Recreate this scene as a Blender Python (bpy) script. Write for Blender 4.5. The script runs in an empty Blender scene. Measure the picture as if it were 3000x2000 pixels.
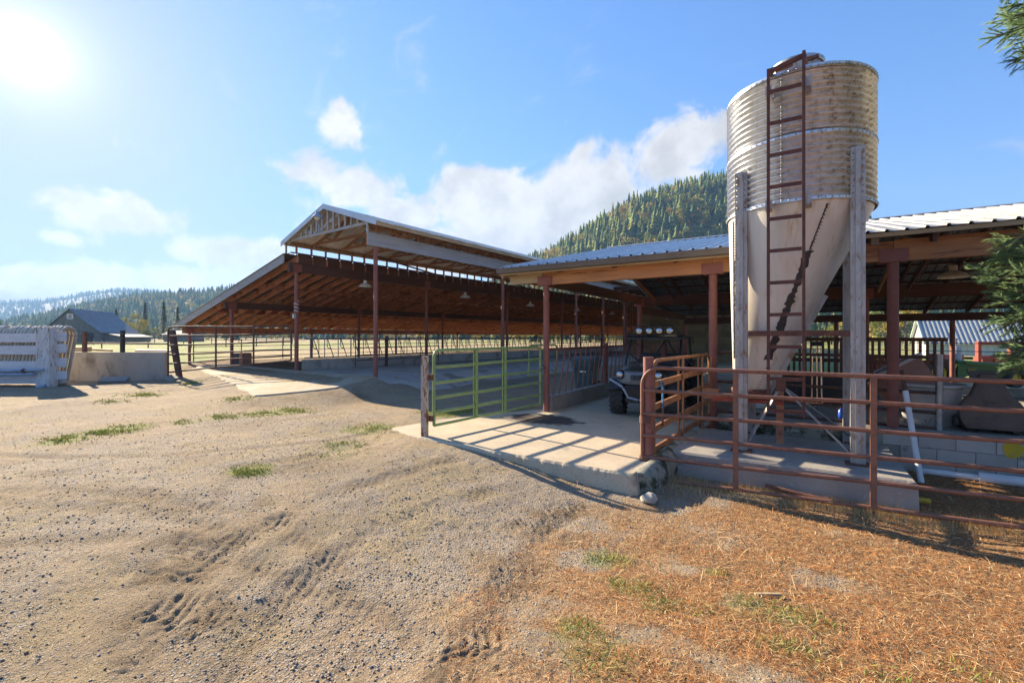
import bpy, bmesh, math, random
import numpy as np
from mathutils import Vector, Matrix, noise as mnoise

# ------------------------------------------------------------------ camera, sky, sun, exposure
SC = bpy.context.scene
COL = SC.collection
YAW = math.radians(32.3)
FPX = 1350.0           # focal length in photo pixels (3000 wide)
CZ = 1.7
cam = bpy.data.cameras.new('camera'); camo = bpy.data.objects.new('camera', cam)
COL.objects.link(camo); SC.camera = camo
camo.location = (0, 0, CZ); camo.rotation_euler = (math.pi/2, 0, YAW)
cam.sensor_width = 36; cam.lens = 36*FPX/3000; cam.shift_y = -0.005
cam.clip_start = 0.05; cam.clip_end = 9000

SUN_AZ = math.radians(78.8)   # left of +Y (towards -X)
SUN_EL = math.radians(23.0)
SUNV = Vector((-math.sin(SUN_AZ)*math.cos(SUN_EL), math.cos(SUN_AZ)*math.cos(SUN_EL), math.sin(SUN_EL)))
sl = bpy.data.lights.new('sun', 'SUN'); slo = bpy.data.objects.new('sun', sl); COL.objects.link(slo)
sl.energy = 4.1; sl.angle = math.radians(0.5); sl.color = (1.0, 0.83, 0.60)
slo.rotation_euler = (-SUNV).to_track_quat('-Z', 'Y').to_euler(); slo.location = (-60, 15, 40)
SC.view_settings.view_transform = 'Standard'; SC.view_settings.look = 'None'
SC.view_settings.gamma = 1; SC.view_settings.use_curve_mapping = False
SC.view_settings.exposure = 2.06

def ray(px, py):
    s = (px-1500)/FPX; u = (985-py)/FPX
    return Vector((-math.sin(YAW)+math.cos(YAW)*s, math.cos(YAW)+math.sin(YAW)*s, u))
def at(px, py, t):
    v = ray(px, py); return Vector((v.x*t, v.y*t, CZ+v.z*t))

W = bpy.data.worlds.new('World'); SC.world = W; W.use_nodes = True
class NT:
    def __init__(s, tree): s.t = tree; s.n = tree.nodes; s.l = tree.links
    def new(s, typ, **kw):
        n = s.n.new(typ)
        for k, v in kw.items(): setattr(n, k, v)
        return n
    def put(s, sock, val):
        if hasattr(val, 'is_output') or isinstance(val, bpy.types.NodeSocket): s.l.new(val, sock)
        else: sock.default_value = val
    def m(s, op, a, b=0.0, c=0.0, clamp=False):
        n = s.new('ShaderNodeMath', operation=op); n.use_clamp = clamp
        for i, x in enumerate((a, b, c)): s.put(n.inputs[i], x)
        return n.outputs[0]
    def vm(s, op, a, b=(0, 0, 0)):
        n = s.new('ShaderNodeVectorMath', operation=op); s.put(n.inputs[0], a)
        if op == 'SCALE': s.put(n.inputs['Scale'], b)
        else: s.put(n.inputs[1], b)
        return n.outputs['Value'] if op in ('DOT_PRODUCT', 'LENGTH') else n.outputs[0]
    def noise(s, vec, scale, detail=4, rough=.55, dist=0.0):
        n = s.new('ShaderNodeTexNoise'); n.inputs['Scale'].default_value = scale
        n.inputs['Detail'].default_value = detail; n.inputs['Roughness'].default_value = rough
        n.inputs['Distortion'].default_value = dist
        if vec is not None: s.l.new(vec, n.inputs['Vector'])
        return n.outputs['Fac']
    def mix(s, f, a, b, blend='MIX'):
        n = s.new('ShaderNodeMix', data_type='RGBA', blend_type=blend); n.clamp_factor = True
        s.put(n.inputs[0], f)
        for i, x in ((6, a), (7, b)):
            if isinstance(x, tuple) and len(x) == 3: x = x+(1,)
            s.put(n.inputs[i], x)
        return n.outputs[2]
    def ss(s, x, lo, hi):
        n = s.new('ShaderNodeMapRange', interpolation_type='SMOOTHSTEP'); s.put(n.inputs[0], x)
        n.inputs[1].default_value = lo; n.inputs[2].default_value = hi; return n.outputs[0]

def build_world():
    k = NT(W.node_tree); k.n.clear()
    out = k.new('ShaderNodeOutputWorld'); bg = k.new('ShaderNodeBackground')
    k.l.new(bg.outputs[0], out.inputs[0])
    sky = k.new('ShaderNodeTexSky', sky_type='NISHITA'); sky.sun_disc = False
    sky.sun_elevation = SUN_EL; sky.sun_rotation = -SUN_AZ
    sky.air_density = 1.0; sky.dust_density = 0.15; sky.ozone_density = 3.0; sky.altitude = 200
    tc = k.new('ShaderNodeTexCoord'); d = k.vm('NORMALIZE', tc.outputs['Generated'])
    sx = k.new('ShaderNodeSeparateXYZ'); k.l.new(d, sx.inputs[0])
    hs = k.new('ShaderNodeHueSaturation'); hs.inputs['Saturation'].default_value = 1.18
    k.l.new(sky.outputs[0], hs.inputs['Color'])
    lumi = k.vm('DOT_PRODUCT', hs.outputs[0], (.2, .7, .1))
    comp = k.m('DIVIDE', 1.0, k.m('ADD', 1.0, k.m('POWER', k.m('MULTIPLY', lumi, .25), 1.55)))
    skyc = k.vm('MULTIPLY', k.vm('SCALE', hs.outputs[0], comp), (1.10, .94, .97))
    az = k.m('ARCTAN2', sx.outputs[0], sx.outputs[1]); el = k.m('ARCSINE', sx.outputs[2])
    # clouds: where they stand in the sky (direction, half widths, weight)
    blobs = [((330, 430), .10, .05, .40), ((235, 350), .05, .02, .2), ((330, 620), .10, .045, .85), ((100, 820), .45, .04, .72), ((560, 830), .40, .04, .65),
             ((990, 370), .06, .06, .74), ((905, 480), .085, .05, .76), ((1060, 560), .10, .055, .80), ((1190, 640), .13, .06, .85),
             ((1480, 650), .20, .13, 1.0), ((1700, 580), .18, .12, .95), ((1960, 450), .15, .09, .80), ((2120, 390), .14, .06, .62), ((1320, 720), .24, .08, .85),
             ((640, 740), .11, .04, .60), ((790, 740), .07, .035, .55), ((520, 555), .03, .015, .45), ((120, 690), .10, .02, .5)]
    tot = None
    for (p, sa, se, w) in blobs:
        v = ray(*p).normalized(); a0 = math.atan2(v.x, v.y); e0 = math.asin(v.z)
        da = k.m('MULTIPLY', k.m('SUBTRACT', az, a0), 1/sa); de = k.m('MULTIPLY', k.m('SUBTRACT', el, e0), 1/se)
        q = k.m('ADD', k.m('MULTIPLY', da, da), k.m('MULTIPLY', de, de))
        g = k.m('MULTIPLY', k.m('EXPONENT', k.m('MULTIPLY', q, -1.0)), w)
        tot = g if tot is None else k.m('MAXIMUM', tot, g)
    # low bank of cloud all round the horizon
    band = k.m('MULTIPLY', k.m('EXPONENT', k.m('MULTIPLY', k.m('ABSOLUTE', k.m('SUBTRACT', el, .03)), -13.0)), .34)
    tot = k.m('MAXIMUM', tot, band)
    wrp = k.vm('SCALE', d, 1.0)
    n1 = k.noise(wrp, 9.0, 9, .58, .35); n2 = k.noise(wrp, 3.4, 3, .5)
    dens = k.m('ADD', k.m('ADD', tot, k.m('MULTIPLY', k.m('SUBTRACT', n1, .5), 1.55)), k.m('MULTIPLY', k.m('SUBTRACT', n2, .5), .5))
    cl = k.ss(dens, .33, .60)
    # thin streaks of high cloud
    mp = k.new('ShaderNodeMapping'); mp.inputs['Rotation'].default_value = (0.5, .35, .9); mp.inputs['Scale'].default_value = (1.3, 7, 7)
    k.l.new(d, mp.inputs['Vector'])
    st = k.ss(k.noise(mp.outputs[0], 2.1, 6, .6, .6), .56, .86)
    cl = k.m('MAXIMUM', cl, k.m('MULTIPLY', st, .42))
    cl = k.m('MULTIPLY', cl, k.ss(el, -.02, .02))
    # aureole of the sun
    cosang = k.m('MINIMUM', k.vm('DOT_PRODUCT', d, tuple(SUNV)), 1.0)
    ang = k.m('ARCCOSINE', cosang)
    a1 = k.m('MULTIPLY', k.m('EXPONENT', k.m('MULTIPLY', ang, -32.0)), 4.0)
    a2 = k.m('MULTIPLY', k.m('EXPONENT', k.m('MULTIPLY', ang, -5.5)), .42)
    aur = k.m('ADD', a1, a2)
    # cloud brightness from the sky light itself, brighter towards the sun, shaded underneath
    lum = k.m('ADD', 2.5, k.m('MULTIPLY', k.m('EXPONENT', k.m('MULTIPLY', ang, -2.2)), .9))
    shade = k.m('ADD', .74, k.m('MULTIPLY', k.ss(k.noise(wrp, 14.0, 5, .6), .3, .7), .30))
    lum = k.m('MULTIPLY', lum, shade)
    cc = k.vm('SCALE', (1.0, .985, .97), lum)
    col = k.mix(cl, skyc, cc)
    av = k.vm('SCALE', (1.0, .96, .88), aur)
    fin = k.vm('ADD', col, av)
    k.l.new(fin, bg.inputs[0]); bg.inputs[1].default_value = 0.084
build_world()

# ------------------------------------------------------------------ helpers
random.seed(7); RNG = np.random.default_rng(11)
ROFF = {}
def rootoff(p):
    return ROFF.get(p.name, Vector((0, 0, 0))) if p is not None else Vector((0, 0, 0))
def tag(o, label=None, cat=None, group=None, kind=None):
    if label: o['label'] = label
    if cat: o['category'] = cat
    if group: o['group'] = group
    if kind: o['kind'] = kind
    return o
def thing(name, label, cat, loc, group=None):
    o = bpy.data.objects.new(name, None); COL.objects.link(o); o.location = loc
    o.empty_display_size = .2; ROFF[o.name] = Vector(loc); return tag(o, label, cat, group)
def inst(name, me, parent, loc, rot=(0, 0, 0), scale=None):
    o = bpy.data.objects.new(name, me); COL.objects.link(o)
    off = rootoff(parent); o.location = Vector(loc)-off; o.rotation_euler = rot
    if scale: o.scale = scale
    if parent is not None: o.parent = parent
    ROFF[o.name] = Vector(loc)
    return o
class MB:
    def __init__(s): s.v = []; s.f = []
    def add(s, vs, fs):
        b = len(s.v); s.v += [tuple(x) for x in vs]; s.f += [tuple(b+i for i in f) for f in fs]; return s
    def box(s, c, d, rz=0, rx=0, ry=0, taper=1.0):
        M = Matrix.Rotation(rz, 3, 'Z') @ Matrix.Rotation(ry, 3, 'Y') @ Matrix.Rotation(rx, 3, 'X'); c = Vector(c); vs = []
        for z in (-.5, .5):
            k = taper if z > 0 else 1
            for x, y in ((-.5, -.5), (.5, -.5), (.5, .5), (-.5, .5)):
                vs.append(c + M @ Vector((x*d[0]*k, y*d[1]*k, z*d[2])))
        return s.add(vs, [(3, 2, 1, 0), (4, 5, 6, 7), (0, 1, 5, 4), (1, 2, 6, 5), (2, 3, 7, 6), (3, 0, 4, 7)])
    def bb(s, x0, x1, y0, y1, z0, z1):
        return s.box(((x0+x1)/2, (y0+y1)/2, (z0+z1)/2), (x1-x0, y1-y0, z1-z0))
    def bar(s, p0, p1, w, h, up=(0, 0, 1)):
        p0, p1 = Vector(p0), Vector(p1); d = (p1-p0).normalized(); u = Vector(up)
        if abs(d.dot(u)) > .98: u = Vector((0, 1, 0))
        a = d.cross(u).normalized(); b = a.cross(d).normalized(); vs = []
        for p in (p0, p1):
            for i, j in ((-1, -1), (1, -1), (1, 1), (-1, 1)): vs.append(p+a*(i*w/2)+b*(j*h/2))
        return s.add(vs, [(3, 2, 1, 0), (4, 5, 6, 7), (0, 1, 5, 4), (1, 2, 6, 5), (2, 3, 7, 6), (3, 0, 4, 7)])
    def tube(s, pts, r, n=8, closed=False, r1=None, flat=1.0):
        pts = [Vector(p) for p in pts]; m = len(pts); vs = []; prev = None
        for i, p in enumerate(pts):
            if closed: d = pts[(i+1) % m]-pts[i-1]
            else: d = pts[min(i+1, m-1)]-pts[max(i-1, 0)]
            d.normalize()
            if prev is None:
                u = Vector((0, 0, 1)) if abs(d.z) < .9 else Vector((1, 0, 0)); a = d.cross(u).normalized()
            else:
                a = prev-d*prev.dot(d); a.normalize()
            prev = a.copy(); b = d.cross(a)
            rr = r if r1 is None else r+(r1-r)*i/(m-1)
            for k in range(n):
                t = 2*math.pi*k/n; vs.append(p+a*(math.cos(t)*rr)+b*(math.sin(t)*rr*flat))
        fs = []
        for i in range(m if closed else m-1):
            j = (i+1) % m
            for k in range(n):
                k2 = (k+1) % n; fs.append((i*n+k, i*n+k2, j*n+k2, j*n+k))
        if not closed: fs += [tuple(range(n-1, -1, -1)), tuple((m-1)*n+k for k in range(n))]
        return s.add(vs, fs)
    def lathe(s, prof, c=(0, 0, 0), n=24, axis='Z', cap=True):
        vs = []; c = Vector(c); m = len(prof)
        for (r, z) in prof:
            for k in range(n):
                t = 2*math.pi*k/n; x, y = r*math.cos(t), r*math.sin(t)
                vs.append(c+(Vector((x, y, z)) if axis == 'Z' else Vector((z, x, y)) if axis == 'X' else Vector((y, z, x))))
        fs = []
        for i in range(m-1):
            for k in range(n):
                k2 = (k+1) % n; fs.append((i*n+k, i*n+k2, (i+1)*n+k2, (i+1)*n+k))
        if cap: fs += [tuple(range(n-1, -1, -1)), tuple((m-1)*n+k for k in range(n))]
        return s.add(vs, fs)
    def prism(s, pts, off):
        n = len(pts); off = Vector(off); vs = [Vector(p) for p in pts]; vs += [v+off for v in vs]
        fs = [tuple(range(n-1, -1, -1)), tuple(range(n, 2*n))]+[(i, (i+1) % n, n+(i+1) % n, n+i) for i in range(n)]
        return s.add(vs, fs)
    def loft(s, secs, cap=True):
        n = len(secs[0]); vs = [p for q in secs for p in q]; fs = []
        for i in range(len(secs)-1):
            for k in range(n):
                k2 = (k+1) % n; fs.append((i*n+k, i*n+k2, (i+1)*n+k2, (i+1)*n+k))
        if cap: fs += [tuple(range(n-1, -1, -1)), tuple((len(secs)-1)*n+k for k in range(n))]
        return s.add(vs, fs)
    def mesh(s, name, mat, smooth=False, off=(0, 0, 0), fix=True):
        me = bpy.data.meshes.new(name); off = Vector(off)
        me.from_pydata([tuple(Vector(v)-off) for v in s.v], [], s.f)
        if fix:
            bm = bmesh.new(); bm.from_mesh(me); bmesh.ops.recalc_face_normals(bm, faces=bm.faces); bm.to_mesh(me); bm.free()
        if mat is not None: me.materials.append(mat)
        if smooth:
            me.polygons.foreach_set('use_smooth', [True]*len(me.polygons)); me.set_sharp_from_angle(angle=math.radians(42))
        me.update(); return me
    def build(s, name, mat, parent=None, smooth=False, label=None, cat=None, group=None, kind=None, fix=True):
        if parent is not None: off = rootoff(parent)
        else:
            a = np.array(s.v); off = Vector(((a[:, 0].min()+a[:, 0].max())/2, (a[:, 1].min()+a[:, 1].max())/2, a[:, 2].min()))
        o = bpy.data.objects.new(name, s.mesh(name, mat, smooth, off, fix)); COL.objects.link(o)
        if parent is not None: o.parent = parent
        else: o.location = off
        ROFF[o.name] = Vector(off)
        return tag(o, label, cat, group, kind)
def npmesh(name, V, Fq, mat, smooth=False, col=None, colname='tint'):
    """fast numpy mesh; Fq is (n,3) or (n,4)"""
    me = bpy.data.meshes.new(name); V = np.asarray(V, np.float32); Fq = np.asarray(Fq, np.int32); k = Fq.shape[1]
    me.vertices.add(len(V)); me.vertices.foreach_set('co', V.ravel())
    me.loops.add(Fq.size); me.loops.foreach_set('vertex_index', Fq.ravel())
    me.polygons.add(len(Fq)); me.polygons.foreach_set('loop_start', np.arange(0, Fq.size, k, dtype=np.int32))
    me.polygons.foreach_set('loop_total', np.full(len(Fq), k, np.int32))
    if smooth: me.polygons.foreach_set('use_smooth', np.ones(len(Fq), bool))
    me.update(calc_edges=True); me.validate()
    if col is not None:
        ca = me.color_attributes.new(colname, 'FLOAT_COLOR', 'POINT'); c4 = np.ones((len(V), 4), np.float32); c4[:, :col.shape[1]] = col
        ca.data.foreach_set('color', c4.ravel())
    if mat is not None: me.materials.append(mat)
    return me
def nplink(name, me, kind=None, label=None, cat=None):
    o = bpy.data.objects.new(name, me); COL.objects.link(o); return tag(o, label, cat, None, kind)

def _hash(ix, iy, seed):
    h = (ix*374761393 + iy*668265263 + seed*1442695041) & 0xffffffff
    h = ((h ^ (h >> 13))*1274126177) & 0xffffffff
    return ((h ^ (h >> 16)) & 0xffffff)/float(0xffffff)
def vnoise(x, y, seed=0):
    x = np.asarray(x, float); y = np.asarray(y, float)
    ix = np.floor(x).astype(np.int64); iy = np.floor(y).astype(np.int64); fx = x-ix; fy = y-iy
    fx = fx*fx*fx*(fx*(fx*6-15)+10); fy = fy*fy*fy*(fy*(fy*6-15)+10)
    a = _hash(ix, iy, seed); b = _hash(ix+1, iy, seed); c = _hash(ix, iy+1, seed); d = _hash(ix+1, iy+1, seed)
    return a+(b-a)*fx+(c-a)*fy+(a-b-c+d)*fx*fy
def fbm(x, y, o=4, seed=0, g=.5):
    s = 0; a = 1; t = 0
    for i in range(o):
        s = s+a*vnoise(x*2**i, y*2**i, seed+i*17); t += a; a *= g
    return s/t
def sst(x, a, b):
    t = np.clip((np.asarray(x, float)-a)/(b-a), 0, 1); return t*t*(3-2*t)

# ------------------------------------------------------------------ materials
def M(name, c1, c2=None, scale=4.0, rough=.8, metal=0.0, bump=.25, bscale=60.0, stretch=(1, 1, 1), c3=None, s3=9.0, t3=(.55, .7),
      spec=.4, vary=0.0, detail=5, coord='Object', c4=None, s4=30.0, t4=(.62, .7), bdist=.01):
    m = bpy.data.materials.new(name); m.use_nodes = True; k = NT(m.node_tree)
    p = k.n['Principled BSDF']; p.inputs['Roughness'].default_value = rough; p.inputs['Metallic'].default_value = metal
    p.inputs['Specular IOR Level'].default_value = spec
    tc = k.new('ShaderNodeTexCoord'); mp = k.new('ShaderNodeMapping'); mp.inputs['Scale'].default_value = stretch
    oi = k.new('ShaderNodeObjectInfo')
    base = tc.outputs[coord]
    if coord == 'Object':
        base = k.vm('ADD', base, k.vm('SCALE', (37.0, 53.0, 71.0), oi.outputs['Random']))
    k.l.new(base, mp.inputs['Vector']); v = mp.outputs[0]
    c2 = c2 or tuple(x*.75 for x in c1)
    col = k.mix(k.ss(k.noise(v, scale, detail, .6, .2), .32, .68), c1, c2)
    if c3: col = k.mix(k.ss(k.noise(v, s3, 6, .65, .3), *t3), col, c3)
    if c4: col = k.mix(k.ss(k.noise(v, s4, 4, .6), *t4), col, c4)
    if vary:
        h = k.new('ShaderNodeHueSaturation'); k.l.new(col, h.inputs['Color'])
        k.l.new(k.m('ADD', 1-vary/2, k.m('MULTIPLY', oi.outputs['Random'], vary)), h.inputs['Value']); col = h.outputs[0]
    k.l.new(col, p.inputs['Base Color'])
    if bump:
        b = k.new('ShaderNodeBump'); b.inputs['Strength'].default_value = bump; b.inputs['Distance'].default_value = bdist
        k.l.new(k.noise(v, bscale, 5, .65), b.inputs['Height']); k.l.new(b.outputs[0], p.inputs['Normal'])
    rn = k.noise(v, scale*3, 3); k.l.new(k.m('ADD', rough-.1, k.m('MULTIPLY', rn, .2)), p.inputs['Roughness'])
    m['k'] = 1
    return m
mat = {}
mat['postred'] = M('post_red_paint', (.29, .11, .08), (.23, .085, .065), 5, .6, .0, .3, 90, c3=(.11, .05, .04), s3=14, t3=(.6, .75), c4=(.33, .15, .10), s4=40, t4=(.68, .74))
mat['gate_brown'] = M('gate_rusted_brown', (.36, .17, .075), (.27, .12, .06), 6, .65, .1, .3, 120, c3=(.17, .085, .055), s3=10, t3=(.55, .75), c4=(.42, .26, .13), s4=50, t4=(.66, .74))
mat['gate_red'] = M('gate_rusted_red', (.28, .125, .075), (.205, .092, .06), 7, .6, .1, .3, 120, c3=(.11, .06, .05), s3=12, t3=(.55, .72), c4=(.36, .19, .10), s4=45, t4=(.66, .74))
mat['gate_dark'] = M('gate_dark_brown', (.14, .075, .05), (.10, .055, .042), 6, .7, .1, .3, 100, c3=(.21, .12, .08), s3=15)
mat['green'] = M('gate_green_paint', (.25, .36, .13), (.20, .29, .11), 5, .5, .0, .15, 100, c3=(.20, .30, .13), s3=8, t3=(.55, .7), c4=(.22, .10, .05), s4=17, t4=(.68, .74))
mat['rustwhite'] = M('chipped_white_rust', (.50, .42, .36), (.42, .33, .27), 9, .7, .0, .4, 80, stretch=(1, 1, .35), c3=(.22, .095, .05), s3=16, t3=(.50, .58), c4=(.12, .055, .035), s4=30, t4=(.6, .66))
mat['rust'] = M('rust', (.19, .085, .055), (.12, .058, .045), 10, .85, .1, .4, 120, c3=(.30, .15, .07), s3=22, t3=(.58, .7), c4=(.36, .27, .08), s4=26, t4=(.70, .76))
mat['ladder'] = M('ladder_rust', (.15, .062, .045), (.10, .045, .036), 9, .75, .2, .35, 120, c3=(.21, .12, .075), s3=30, t3=(.58, .7), c4=(.34, .24, .06), s4=24, t4=(.72, .78))
mat['galv'] = M('galvanised', (.44, .45, .46), (.34, .35, .36), 8, .42, .75, .15, 60, c3=(.25, .24, .22), s3=13, t3=(.55, .75))
mat['leg'] = M('galvanised_leg', (.45, .44, .42), (.33, .32, .30), 7, .55, .35, .25, 90, stretch=(1, 1, .4), c3=(.29, .19, .12), s3=17, t3=(.54, .66), c4=(.17, .09, .06), s4=50, t4=(.64, .7))
mat['pipegrey'] = M('grey_pipe', (.30, .31, .32), (.22, .23, .24), 8, .45, .5, .15, 60, c3=(.20, .14, .10), s3=14, t3=(.6, .75))
mat['wood_red'] = M('rafter_wood', (.50, .235, .14), (.36, .16, .095), 1.3, .8, 0, .3, 40, stretch=(1, 1, 2.5), c3=(.16, .065, .036), s3=1.9, t3=(.50, .70), c4=(.56, .30, .13), s4=2.4, t4=(.60, .72), vary=.35)
mat['wood_truss'] = M('truss_wood', (.36, .19, .10), (.27, .13, .07), 3, .8, 0, .3, 50, c3=(.20, .09, .05), s3=4, vary=.3)
mat['wood_dark'] = M('beam_wood_dark', (.15, .08, .058), (.105, .056, .044), 1.2, .8, 0, .35, 40, stretch=(1.5, .25, 3), c3=(.17, .085, .055), s3=2.4, t3=(.55, .75), vary=.2)
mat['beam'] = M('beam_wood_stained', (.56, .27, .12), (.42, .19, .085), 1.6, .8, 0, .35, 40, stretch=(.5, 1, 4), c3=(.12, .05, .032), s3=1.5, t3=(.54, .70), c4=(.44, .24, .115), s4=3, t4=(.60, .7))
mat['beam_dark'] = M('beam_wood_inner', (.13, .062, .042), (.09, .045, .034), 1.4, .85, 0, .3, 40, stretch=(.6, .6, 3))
mat['wood_grey'] = M('weathered_grey_wood', (.40, .40, .405), (.30, .30, .31), 2, .85, 0, .5, 30, stretch=(4, .4, 9), c3=(.20, .185, .17), s3=3, t3=(.56, .72), c4=(.45, .37, .28), s4=5, t4=(.70, .78), vary=.15)
mat['wood_stud'] = M('painted_stud', (.42, .43, .44), (.33, .32, .31), 4, .8, 0, .3, 50, stretch=(1, 1, 3), c3=(.26, .18, .12), s3=6, t3=(.6, .75), vary=.15)
mat['wood_pale'] = M('pale_wood', (.48, .37, .22), (.39, .28, .16), 2, .8, 0, .35, 30, stretch=(1, 1, 5), c3=(.27, .17, .09), s3=3)
mat['plank_white'] = M('peeling_white_plank', (.66, .66, .67), (.56, .56, .58), 2.5, .8, 0, .5, 40, stretch=(1, 1, 7), c3=(.33, .29, .25), s3=3.2, t3=(.60, .72), c4=(.16, .13, .11), s4=7, t4=(.70, .76), vary=.12)
mat['post_white'] = M('peeling_white_post', (.62, .62, .62), (.52, .51, .50), 3, .85, 0, .6, 40, stretch=(4, 4, .7), c3=(.19, .15, .12), s3=6, t3=(.56, .63))
mat['hoop'] = M('ivory_pipe', (.60, .55, .46), (.50, .43, .33), 3, .5, 0, .1, 60, c3=(.33, .24, .17), s3=5, t3=(.58, .75), vary=.35)
mat['bluepipe'] = M('blue_grey_pipe', (.28, .36, .46), (.22, .29, .38), 4, .5, 0, .15, 60, c3=(.33, .27, .22), s3=8)
mat['sheet_white'] = M('white_steel_sheet', (.74, .68, .57), (.62, .55, .44), 1.2, .5, .0, .1, 30, stretch=(1, 3, 1), c3=(.34, .27, .19), s3=1.6, t3=(.6, .8), vary=.2)
mat['sheet_galv'] = M('galvanised_sheet', (.46, .48, .51), (.38, .40, .42), 2, .33, .85, .08, 30, c3=(.34, .27, .20), s3=3, t3=(.68, .82), vary=.12)
mat['sheet_old'] = M('old_dull_sheet', (.40, .40, .38), (.30, .29, .27), 2, .55, .35, .15, 30, c3=(.24, .16, .10), s3=4, t3=(.58, .75), vary=.2)
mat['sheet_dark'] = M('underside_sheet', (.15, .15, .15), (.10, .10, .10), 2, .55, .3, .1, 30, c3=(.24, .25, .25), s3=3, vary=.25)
mat['gutter'] = M('brown_gutter', (.155, .14, .13), (.13, .118, .11), 3, .45, .2, .05, 40)
mat['trim_metal'] = M('white_metal_trim', (.52, .54, .57), (.44, .46, .49), 3, .45, .5, .1, 40, c3=(.33, .31, .29), s3=6, t3=(.64, .8))
mat['conc'] = M('concrete', (.34, .315, .28), (.27, .25, .225), 1.6, .9, 0, .6, 45, c3=(.20, .185, .165), s3=2.6, t3=(.55, .75), c4=(.40, .38, .34), s4=14, t4=(.6, .7))
mat['conc_wall'] = M('concrete_wall', (.44, .40, .35), (.36, .33, .29), 1.1, .92, 0, .6, 40, stretch=(1, 1, .5), c3=(.17, .15, .125), s3=1.7, t3=(.48, .68), c4=(.38, .28, .18), s4=3, t4=(.64, .76))
mat['conc_moss'] = M('mossy_concrete', (.30, .29, .24), (.21, .21, .16), 2.2, .95, 0, .7, 50, c3=(.045, .05, .028), s3=3.0, t3=(.47, .60), c4=(.40, .38, .34), s4=7, t4=(.62, .7))
mat['conc_blue'] = M('pale_concrete', (.40, .37, .325), (.32, .295, .26), 1.2, .8, 0, .5, 35, c3=(.20, .175, .14), s3=1.5, t3=(.50, .68), c4=(.44, .36, .22), s4=9, t4=(.60, .70))  # base colour raised so floors bounce more light up under the roofs
mat['block'] = M('painted_block', (.46, .44, .40), (.37, .355, .32), 2, .9, 0, .6, 60, c3=(.19, .18, .145), s3=3.3, t3=(.58, .70), vary=.15)
mat['yellow'] = M('yellow_spray', (.55, .40, .03), (.45, .34, .05), 5, .8, 0, .3, 80)
mat['enamel'] = M('lamp_enamel', (.62, .58, .48), (.50, .45, .36), 5, .4, 0, .05, 40, c3=(.30, .22, .14), s3=9, t3=(.62, .75))
mat['lampglass'] = M('lamp_glass', (.7, .7, .68), (.6, .6, .58), 5, .15, 0, 0, 40)
mat['black'] = M('black_plastic', (.022, .022, .024), (.034, .033, .032), 6, .45, 0, .15, 80, c3=(.07, .06, .05), s3=7, t3=(.6, .8))
mat['blackmetal'] = M('black_tube', (.028, .028, .03), (.04, .04, .042), 6, .35, .3, .1, 80)
mat['rubber'] = M('tyre_rubber', (.045, .042, .038), (.075, .068, .058), 7, .85, 0, .3, 60, c3=(.12, .10, .08), s3=12, t3=(.55, .7))
mat['silver'] = M('silver_plastic', (.20, .215, .24), (.16, .17, .19), 5, .35, .4, .08, 60, c3=(.2, .19, .17), s3=8, t3=(.62, .75))
mat['chrome'] = M('chrome', (.75, .76, .78), (.6, .6, .62), 5, .12, 1.0, .02, 40)
mat['lens'] = M('lamp_lens', (.55, .58, .62), (.30, .32, .35), 30, .10, .85, .1, 60)
mat['bin'] = M('green_bin', (.045, .105, .115), (.038, .09, .10), 4, .5, 0, .1, 40, c3=(.075, .12, .12), s3=9)
mat['hay'] = M('hay', (.27, .19, .09), (.19, .13, .06), 9, .95, 0, .9, 60, stretch=(1, 1, 3), c3=(.12, .08, .035), s3=14, t3=(.5, .7), vary=.4, bdist=.03)
mat['pvc'] = M('white_pvc', (.72, .73, .74), (.64, .65, .66), 4, .4, 0, .05, 40, c3=(.45, .43, .40), s3=9, t3=(.64, .8))
mat['hose'] = M('green_hose', (.05, .10, .08), (.04, .08, .065), 5, .4, 0, .05, 60)
mat['seat'] = M('brown_seat_fabric', (.18, .135, .105), (.15, .11, .088), 6, .95, 0, .4, 200, c3=(.09, .07, .06), s3=5)
mat['tote'] = M('white_tote', (.56, .54, .50), (.46, .44, .40), 3, .6, 0, .2, 50, c3=(.25, .20, .16), s3=8, t3=(.62, .70))
mat['pinkbox'] = M('faded_red_panel', (.40, .215, .15), (.34, .175, .125), 2, .7, 0, .15, 40, c3=(.28, .15, .105), s3=5, t3=(.55, .7))
mat['rope'] = M('tan_rope', (.45, .36, .24), (.35, .27, .18), 9, .9, 0, .3, 90)
mat['mastic'] = M('black_mastic', (.035, .03, .028), (.055, .048, .042), 20, .7, 0, .6, 80)
mat['tgreen'] = M('tractor_green', (.035, .13, .03), (.03, .105, .027), 4, .4, 0, .05, 40, c3=(.07, .13, .05), s3=7, t3=(.6, .75))
mat['tyellow'] = M('tractor_yellow', (.62, .45, .04), (.5, .36, .05), 5, .5, 0, .05, 40)
mat['ired'] = M('implement_red', (.34, .06, .035), (.26, .045, .028), 4, .55, 0, .1, 40, c3=(.30, .15, .10), s3=6, t3=(.58, .72))
mat['ifaded'] = M('implement_faded_red', (.40, .16, .13), (.33, .12, .10), 4, .7, 0, .1, 40, c3=(.24, .10, .07), s3=6, t3=(.58, .72))
mat['oldwood'] = M('old_barn_boards', (.25, .235, .22), (.17, .16, .152), 2.2, .9, 0, .4, 20, stretch=(3, 3, .12), c3=(.11, .10, .095), s3=3.4, t3=(.55, .7))
mat['oldroof'] = M('old_barn_roof', (.22, .245, .285), (.17, .19, .22), 1.4, .8, .2, .1, 20, stretch=(1, .2, 1), c3=(.20, .20, .21), s3=2, t3=(.6, .8))
mat['shedwall'] = M('pale_shed_wall', (.56, .58, .53), (.47, .49, .45), .8, .7, 0, .1, 20, c3=(.36, .35, .29), s3=1.1, t3=(.6, .78))
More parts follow.
